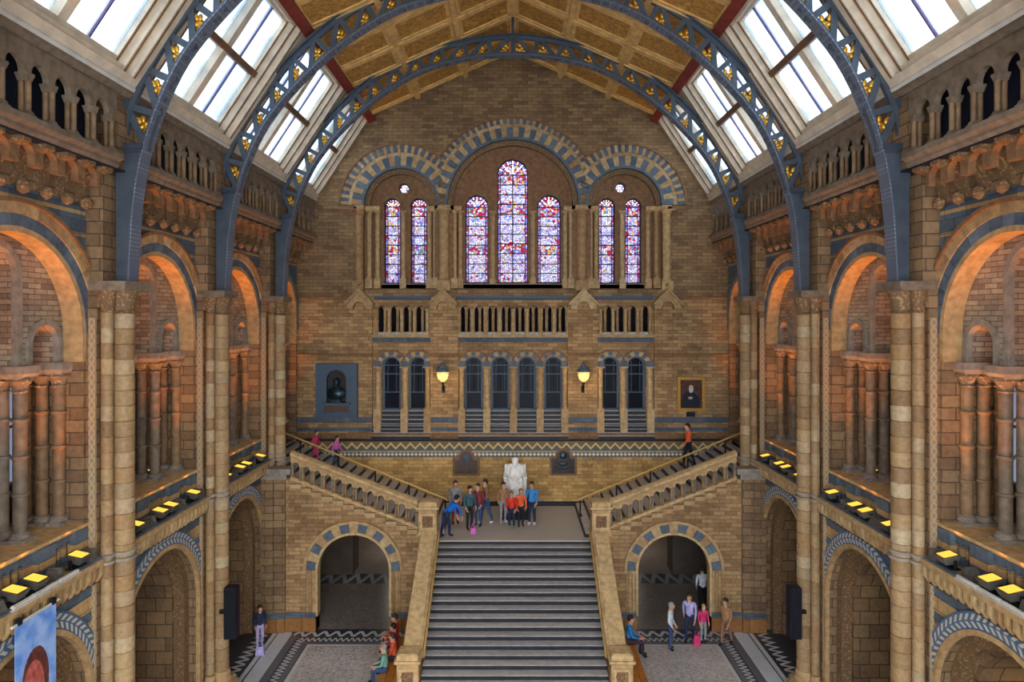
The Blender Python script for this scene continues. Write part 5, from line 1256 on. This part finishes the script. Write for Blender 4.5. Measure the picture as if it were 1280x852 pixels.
# ------------------------------------------------------------ people and statue figures (one skinned body each)
def cloth(name, c, rough=.8):
    if name not in M: stone(name, [c], rough, scale=7, stain=.25, bstr=.15)
    return name
SKIN = cloth('skin', S(206,156,128), .55)
PENDING = []
def figure(parent, pose, h, mats, hairc='hair_brown', hat=None, hands=True, beard=False):
    J = {}; R = {}; E = []; reg = []
    k = h/1.72
    def j(n, p, r): J[n] = Vector(p); R[n] = r if isinstance(r, tuple) else (r, r)
    def e(a, b, g): E.append((a, b, g))
    bend = {'bend': .95, 'sit': .08, 'statue': .04, 'walk': .06, 'stand': .02, 'lean': .3}[pose]
    seated = pose in ('sit', 'statue'); pz = .54 if seated else .93
    if pose == 'bend': pz = .88
    def T(y, z):      # torso point z above the pelvis, bent forward
        return (y*math.cos(bend)-z*math.sin(bend), pz+z*math.cos(bend)+y*math.sin(bend)*.0)
    def tp(x, z, y=0): a, b = T(y, z); return (x, a, b)
    j('pel', (0, 0, pz), (.155, .125)); j('wai', tp(0, .15), (.135, .105)); j('che', tp(0, .36), (.165, .12)); j('nec', tp(0, .53), .058)
    hb = .5*bend
    nx, ny, nz = J['nec']
    j('hd0', (0, ny-.03*math.cos(hb)-.06*math.sin(hb), nz+.085), (.085, .1)); j('hd1', (0, ny-.035-.10*math.sin(hb), nz+.165), (.105, .125)); j('hd2', (0, ny-.02-.12*math.sin(hb), nz+.24), (.09, .105))
    if pose == 'statue':
        for n_ in ('hd0', 'hd1', 'hd2'): R[n_] = (R[n_][0]*1.45, R[n_][1]*1.3)
        R['nec'] = (.09, .09)
    j('nos', (0, J['hd1'].y-(.15 if pose == 'statue' else .115), J['hd1'].z-.025), .018)
    e('pel', 'wai', 'top'); e('wai', 'che', 'top'); e('che', 'nec', 'top'); e('nec', 'hd0', 'skin'); e('hd0', 'hd1', 'skin'); e('hd1', 'hd2', 'skin'); e('hd1', 'nos', 'skin')
    for s, n in ((1, 'L'), (-1, 'R')):
        if seated:
            sp = .13 if pose == 'statue' else .1
            j('hip'+n, (s*.10, -.02, pz-.01), .095); j('kne'+n, (s*sp, -.44, pz-.01), .068); j('ank'+n, (s*(sp-.01), -.42+(.06 if s > 0 else -.04), .10), .047); j('toe'+n, (s*sp, -.60, .045), .042)
        else:
            st_ = {'walk': .17*s, 'stand': .02*s, 'bend': .1*s, 'lean': .05*s}[pose]
            j('hip'+n, (s*.09, 0, pz-.03), .098); j('kne'+n, (s*.10, -.03+st_*.7, .50), .066); j('ank'+n, (s*.10, .03+st_*1.25, .10), .046); j('toe'+n, (s*.115, -.13+st_*1.25, .045), .042)
        e('pel', 'hip'+n, 'bot'); e('hip'+n, 'kne'+n, 'bot'); e('kne'+n, 'ank'+n, 'bot'); e('ank'+n, 'toe'+n, 'shoe')
        j('sho'+n, tp(s*.185, .48), .075)
        if pose == 'statue': A = [(s*.25, -.08, pz+.22), (s*.12, -.33, pz+.13), (s*.05, -.40, pz+.11)]
        elif pose == 'sit': A = [(s*.24, -.10, pz+.2), (s*.13, -.34, pz+.11), (s*.09, -.42, pz+.10)]
        elif pose == 'bend': y, z = J['sho'+n].y, J['sho'+n].z; A = [(s*.22, y-.12, z-.25), (s*.16, y-.22, z-.46), (s*.15, y-.24, z-.55)]
        elif pose == 'walk': A = [(s*.235, .02-.1*s, 1.14), (s*.23, -.06-.2*s, .92), (s*.225, -.08-.24*s, .85)]
        elif pose == 'lean': y, z = J['sho'+n].y, J['sho'+n].z; A = [(s*.23, y-.05, z-.27), (s*.15, y-.28, z-.30), (s*.10, y-.36, z-.28)]
        else: A = [(s*.235, .02, 1.14), (s*.225, -.10, .93), (s*.20, -.15, .86)]
        j('elb'+n, A[0], .05); j('wri'+n, A[1], .034); j('han'+n, A[2], (.04, .026))
        e('che', 'sho'+n, 'top'); e('sho'+n, 'elb'+n, 'top'); e('elb'+n, 'wri'+n, 'top'); e('wri'+n, 'han'+n, 'skin')
        if hands:
            d = (J['han'+n]-J['wri'+n]).normalized(); w = d.cross(Vector((s, 0, .3))).normalized()
            for f in range(4):
                L = (.062, .072, .068, .055)[f]; o = w*(f-1.5)*.021
                j('f%d'%f+n, J['han'+n]+d*.045+o, .011); j('g%d'%f+n, J['han'+n]+d*(.045+L*.55)+o+Vector((-s*.008, 0, -.004)), .0095); j('t%d'%f+n, J['han'+n]+d*(.045+L*.95)+o+Vector((-s*.03, -.0, -.012)), .0085)
                e('han'+n, 'f%d'%f+n, 'skin'); e('f%d'%f+n, 'g%d'%f+n, 'skin'); e('g%d'%f+n, 't%d'%f+n, 'skin')
            j('th'+n, J['wri'+n]*.45+J['han'+n]*.55-w*.045+Vector((-s*.012, 0, 0)), .012); j('tt'+n, J['th'+n]+d*.045-w*.012, .0095)
            e('wri'+n, 'th'+n, 'skin'); e('th'+n, 'tt'+n, 'skin')
    names = list(J); idx = {n: i for i, n in enumerate(names)}
    me = bpy.data.meshes.new('body'); me.from_pydata([tuple(J[n]*k) for n in names], [(idx[a], idx[b]) for a, b, g in E], [])
    o = bpy.data.objects.new('body_source', me); COL.objects.link(o)
    md = o.modifiers.new('skin', 'SKIN'); md.use_smooth_shade = True
    for i, n in enumerate(names):
        sv = me.skin_vertices[0].data[i]; sv.radius = (R[n][0]*k, R[n][1]*k); sv.use_root = (n == 'pel')
    sm = o.modifiers.new('sub', 'SUBSURF'); sm.render_levels = 2; sm.levels = 2
    PENDING.append((o, parent, [(J[a]*k, J[b]*k, g) for a, b, g in E], mats))
    hd = J['hd1']*k
    # hair, ears, eyes
    if hairc:
        g = MB().ball((hd.x, hd.y+.022*k, hd.z+.03*k), (.099*k, .112*k, .115*k), 12, 8)
        keep = []
        for f, m in zip(g.f, g.m):
            c = sum((Vector(g.v[i]) for i in f), Vector())/len(f)-hd
            if c.z > .045*k or c.y > .03*k and c.z > -.1*k: keep.append(f)
        g.f = keep; g.m = [0]*len(keep); obj('hair', g.mesh('hair', hairc, 60), parent)
        g = MB()
        for s in (-1, 1): g.ball((hd.x+s*.034*k, hd.y-.088*k, hd.z+.008*k), .012*k, 6, 4)
        obj('eyes', g.mesh('eyes', 'black_metal', 60), parent)
    if beard:
        g = MB().ball((hd.x, hd.y-.09*k, hd.z-.13*k), (.085*k, .07*k, .14*k), 10, 7).ball((hd.x, hd.y-.13*k, hd.z+.045*k), (.085*k, .035*k, .018*k), 8, 5)
        obj('beard', g.mesh('beard', beard, 60), parent)
def finish_figures():
    dg = bpy.context.evaluated_depsgraph_get(); dg.update()
    for o, parent, segs, mats in PENDING:
        me = bpy.data.meshes.new_from_object(o.evaluated_get(dg)); me.materials.clear(); me.name = 'body'
        order = ('top', 'bot', 'skin', 'shoe')
        for r in order: me.materials.append(M[mats[r]])
        S_ = [(a, b-a, max((b-a).length_squared, 1e-9), order.index(g)) for a, b, g in segs]
        mi = []
        for p in me.polygons:
            c = p.center; best = 1e9; w = 0
            for a, d, l, g in S_:
                t = min(1, max(0, (c-a).dot(d)/l)); q = (c-a-d*t).length_squared
                if q < best: best = q; w = g
            mi.append(w)
        me.polygons.foreach_set('material_index', mi); me.shade_smooth()
        obj('body', me, parent)
        src = o.data; bpy.data.objects.remove(o); bpy.data.meshes.remove(src)
for n, c in (('hair_brown', S(64,44,32)), ('hair_dark', S(30,24,24)), ('hair_fair', S(150,112,70)), ('hair_grey', S(150,146,142))): cloth(n, c, .6)
C_ = {n: cloth('cloth_'+n, c) for n, c in (('blue', S(28,112,206)), ('navy', S(38,48,78)), ('jeans', S(58,76,116)), ('black', S(36,36,42)), ('red', S(222,62,44)), ('orange', S(238,106,62)),
     ('pink', S(226,110,206)), ('magenta', S(210,58,110)), ('white', S(214,218,224)), ('grey', S(150,150,152)), ('teal', S(62,98,104)), ('maroon', S(132,56,56)), ('brown', S(142,104,80)), ('lilac', S(180,170,216)),
     ('green', S(120,168,146)), ('sky', S(58,140,206)), ('tan', S(168,128,92)), ('plum', S(72,52,66)))}
def person(lab, x, y, z, rz, pose, h, top, bot, hair='hair_brown', shoe='black', group=None):
    t = thing('person', lab, 'person', (x, y, z), rz)
    figure(t, pose, h, {'top': C_[top], 'bot': C_[bot], 'skin': SKIN, 'shoe': C_[shoe]}, hair)
    return t
def at(u, v, z): return gp(u, v, z)
L3 = 3.3
def P(lab, u, v, z, rz, pose, h, top, bot, **kw): x, y, zz = at(u, v, z); return person(lab, x, y, zz, rz, pose, h, top, bot, **kw)
P('person in a bright blue jacket bending forward at the top of the stairs', 557, 671, L3, PI-.9, 'bend', 1.72, 'blue', 'navy', hair='hair_dark')
P('person in a teal top with dark trousers standing on the landing', 587, 662, L3, .5, 'stand', 1.66, 'teal', 'black', hair='hair_dark')
P('person in a maroon top and jeans on the landing', 598, 658, L3, -.6, 'stand', 1.66, 'maroon', 'jeans')
P('person in a brown jacket and jeans on the landing', 608, 654, L3, -1.2, 'walk', 1.72, 'brown', 'jeans', shoe='white')
P('person in a grey jacket by the newel post on the landing', 569, 655, L3, .3, 'stand', 1.7, 'grey', 'maroon', hair='hair_brown')
P('person in a tan jacket beside the marble statue', 629, 653, L3, .2, 'stand', 1.6, 'tan', 'grey', shoe='white')
P('child in a red jacket in front of the marble statue', 639.5, 660, L3, -.15, 'stand', 1.42, 'red', 'navy', hair='hair_fair', shoe='green')
P('person in an orange-red coat in front of the marble statue', 651, 658, L3, .2, 'stand', 1.46, 'orange', 'black', hair='hair_fair')
P('person in a blue jacket with white shoes beside the marble statue', 665, 656, L3, -.3, 'stand', 1.68, 'sky', 'navy', hair='hair_brown', shoe='white')
def on_stair(lab, sg, X, y, h, top, bot, rz): k = math.floor((X-2.62)/.375)+1; return person(lab, sg*X, y, 3.3+.40*.375*k, rz, 'walk', h, top, bot)
on_stair('child in bright pink climbing the branch stair near the bust niche', -1, 7.25, 28.0, 1.3, 'pink', 'jeans', PI/2)
on_stair('child in a magenta top climbing the stair near the bust niche', -1, 8.1, 28.0, 1.22, 'magenta', 'magenta', PI/2)
on_stair('person in an orange top climbing the stair below the portrait', 1, 7.3, 28.3, 1.75, 'orange', 'black', -PI/2)
person('person in dark blue standing before the ground-floor arch', -8.75, 23.6, 0, .6, 'stand', 1.45, 'navy', 'lilac', shoe='white')
# benches against the flanks of the stairs, with people sitting on them
def bench(s):
    t = thing('bench', 'orange wooden bench against the stair flank where '+('people in red sit' if s < 0 else 'someone in blue sits'), 'bench', (s*3.75, 21.9, 0), 0)
    for k in range(3): obj('seat_slat', MB().box((-.33+.225*k, -1.55, .40), (-.33+.225*k+.205, 1.55, .45)).mesh('seat_slat', 'oak'), t)
    for y in (-1.45, 0, 1.45):
        obj('leg', MB().box((-.3, y-.06, 0), (-.22, y+.06, .40)).mesh('leg', 'oak'), t); obj('leg', MB().box((.22, y-.06, 0), (.3, y+.06, .40)).mesh('leg', 'oak'), t)
    obj('apron', MB().box((-.3, -1.5, .28), (-.27, 1.5, .40)).box((.27, -1.5, .28), (.3, 1.5, .40)).mesh('apron', 'oak'), t)
bench(-1); bench(1)
person('person in a red jacket sitting on the bench', -3.95, 23.2, 0, -PI/2+.2, 'sit', 1.7, 'red', 'navy')
person('person in a magenta top sitting on the bench', -3.88, 22.55, 0, -PI/2-.1, 'sit', 1.66, 'magenta', 'black', hair='hair_dark')
person('person in an orange coat sitting on the bench by the stair flank', -3.8, 21.9, 0, -PI/2, 'sit', 1.64, 'orange', 'plum')
person('person in a pale green top sitting on the bench', -3.95, 21.2, 0, -PI/2, 'sit', 1.62, 'green', 'jeans', hair='hair_grey')
person('person in a blue jacket sitting on the bench', 3.9, 23.0, 0, PI/2-.1, 'sit', 1.76, 'sky', 'plum')
P('person in a white top and jeans standing on the mosaic floor', 838, 812, 0, 1.2, 'stand', 1.62, 'white', 'jeans', hair='hair_grey')
P('person in a lilac shirt standing by the stair arch', 862, 801, 0, -.4, 'walk', 1.68, 'lilac', 'navy')
P('child in a pink top beside someone in a lilac shirt', 879, 803, 0, .2, 'stand', 1.35, 'magenta', 'grey', hair='hair_fair')
P('person in a white shirt with a dark shoulder strap inside the stair arch', 878, 762, 0, PI, 'stand', 1.66, 'white', 'black')
P('person in a tan coat walking on the striped floor border', 908, 806, 0, -.8, 'walk', 1.62, 'tan', 'brown')
def bag(lab, x, y, z, col, w=.3, h=.34):
    t = thing('bag', lab, 'bag', (x, y, z))
    obj('pouch', MB().frustum((-w/2, -.07, 0), (w/2, .07, 0), (-w*.42, -.04, h), (w*.42, .04, h)).mesh('pouch', C_[col]), t)
    obj('strap', MB().tube([(-w*.3, 0, h), (-w*.2, 0, h+.16), (w*.2, 0, h+.16), (w*.3, 0, h)], .012, 6).mesh('strap', C_[col]), t)
x, y, z = at(588, 664, L3); bag('pink bag beside a person in teal on the landing', x+.12, y-.22, z, 'pink', .2, .2)
x, y, z = at(551, 668, L3); bag('pale blue bag by the newel post at the stair top', x, y-.1, z, 'lilac', .3, .45)
bag('lilac bag on the floor by a person in dark blue', -8.55, 23.1, 0, 'lilac', .3, .28)
x, y, z = at(871, 806, 0); bag('pink bag on the floor between a lilac shirt and a child', x, y, z, 'magenta', .24, .34)
# ---- marble statue on its chair and plinth
sx, sy, sz = fx(644)*.95, 28.35, L3
t = thing('marble_statue', 'white marble statue of a bearded man seated in a chair', 'statue', (sx, sy, sz))
obj('plinth', MB().box((-.62, -1.0, 0), (.62, .62, .14)).box((-.54, -.92, .14), (.54, .56, .58)).box((-.58, -.96, .58), (.58, .6, .68)).mesh('plinth', 'black_metal'), t)
fig = obj('figure', None, t, (0, -.05, .68))
figure(t, 'statue', 2.22, {'top': 'marble', 'bot': 'marble', 'skin': 'marble', 'shoe': 'marble'}, None, beard='marble')
bpy.data.objects.remove(fig)
stt = t
g = MB().box((-.46, .1, 0), (.46, .5, .62)).box((-.44, .2, .6), (.44, .42, 1.28)).box((-.46, -.45, .0), (-.36, .3, .86)).box((.36, -.45, 0), (.46, .3, .86)).box((-.48, -.5, .84), (-.34, .3, .93)).box((.34, -.5, .84), (.48, .3, .93))
obj('chair', g.mesh('chair', 'marble'), t, (0, 0, .68))
# coat: falls from the shoulders over lap and knees
g = MB(); rows = [(1.36, .11, .02, .12), (1.26, .22, .0, .17), (1.02, .24, -.03, .19), (.82, .33, -.12, .3), (.66, .38, -.32, .42), (.5, .38, -.44, .3), (.3, .36, -.46, .22), (.1, .38, -.46, .22)]
ids = []
for z, w, cy, d in rows:
    ids.append(g.add([(w*math.cos(a)*(1+.04*math.sin(7*a)), cy+d*math.sin(a)*(1+.06*math.sin(9*a+z*3)), z) for a in [2*PI*i/28 for i in range(28)]]))
for a, b in zip(ids, ids[1:]):
    for i in range(28): g.face([a+i, a+(i+1) % 28, b+(i+1) % 28, b+i])
obj('robe', g.mesh('robe', 'marble', 60), t, (0, -.02, .68))
finish_figures()
for o in [o for o in stt.children if o.name.split('.')[0] in ('body', 'beard')]: o.location = (0, -.02, .68)
# ---- banner hung from the gallery ledge
bn = thing('hanging_banner', 'tall blue hanging banner printed with a reddish hairy face', 'banner', (-8.80, 12.6, 5.93))
obj('sheet', MB().box((-.006, -.54, -3.2), (.006, .54, 0)).mesh('sheet', 'banner_print'), bn)
obj('rod', MB().tube([(0, -.62, .02), (0, .62, .02)], .025, 8).mesh('rod', 'pale_board'), bn)
obj('rod', MB().tube([(0, -.6, -3.2), (0, .6, -3.2)], .02, 8).mesh('rod', 'pale_board'), bn)
for y in (-.45, .45): obj('clip', MB().box((-.03, y-.05, 0), (.04, y+.05, .12)).mesh('clip', 'black_metal'), bn)
# pale light battens along the ledge by the banner and opposite
for sg in (-1, 1):
    t = thing('light_batten', 'long silver tube batten lying along the ledge '+('above the blue banner' if sg < 0 else 'opposite the blue banner'), 'light fitting', (sg*8.87, 13.0 if sg < 0 else 12.7, 6.2))
    for y in (-.62, 0, .62):
        obj('tube', MB().tube([(0, y-.28, .05), (0, y+.28, .05)], .045, 8).mesh('tube', 'pale_board', 50), t)
    obj('tray', MB().box((-.05, -.95, 0), (.05, .95, .015)).mesh('tray', 'pale_board'), t)
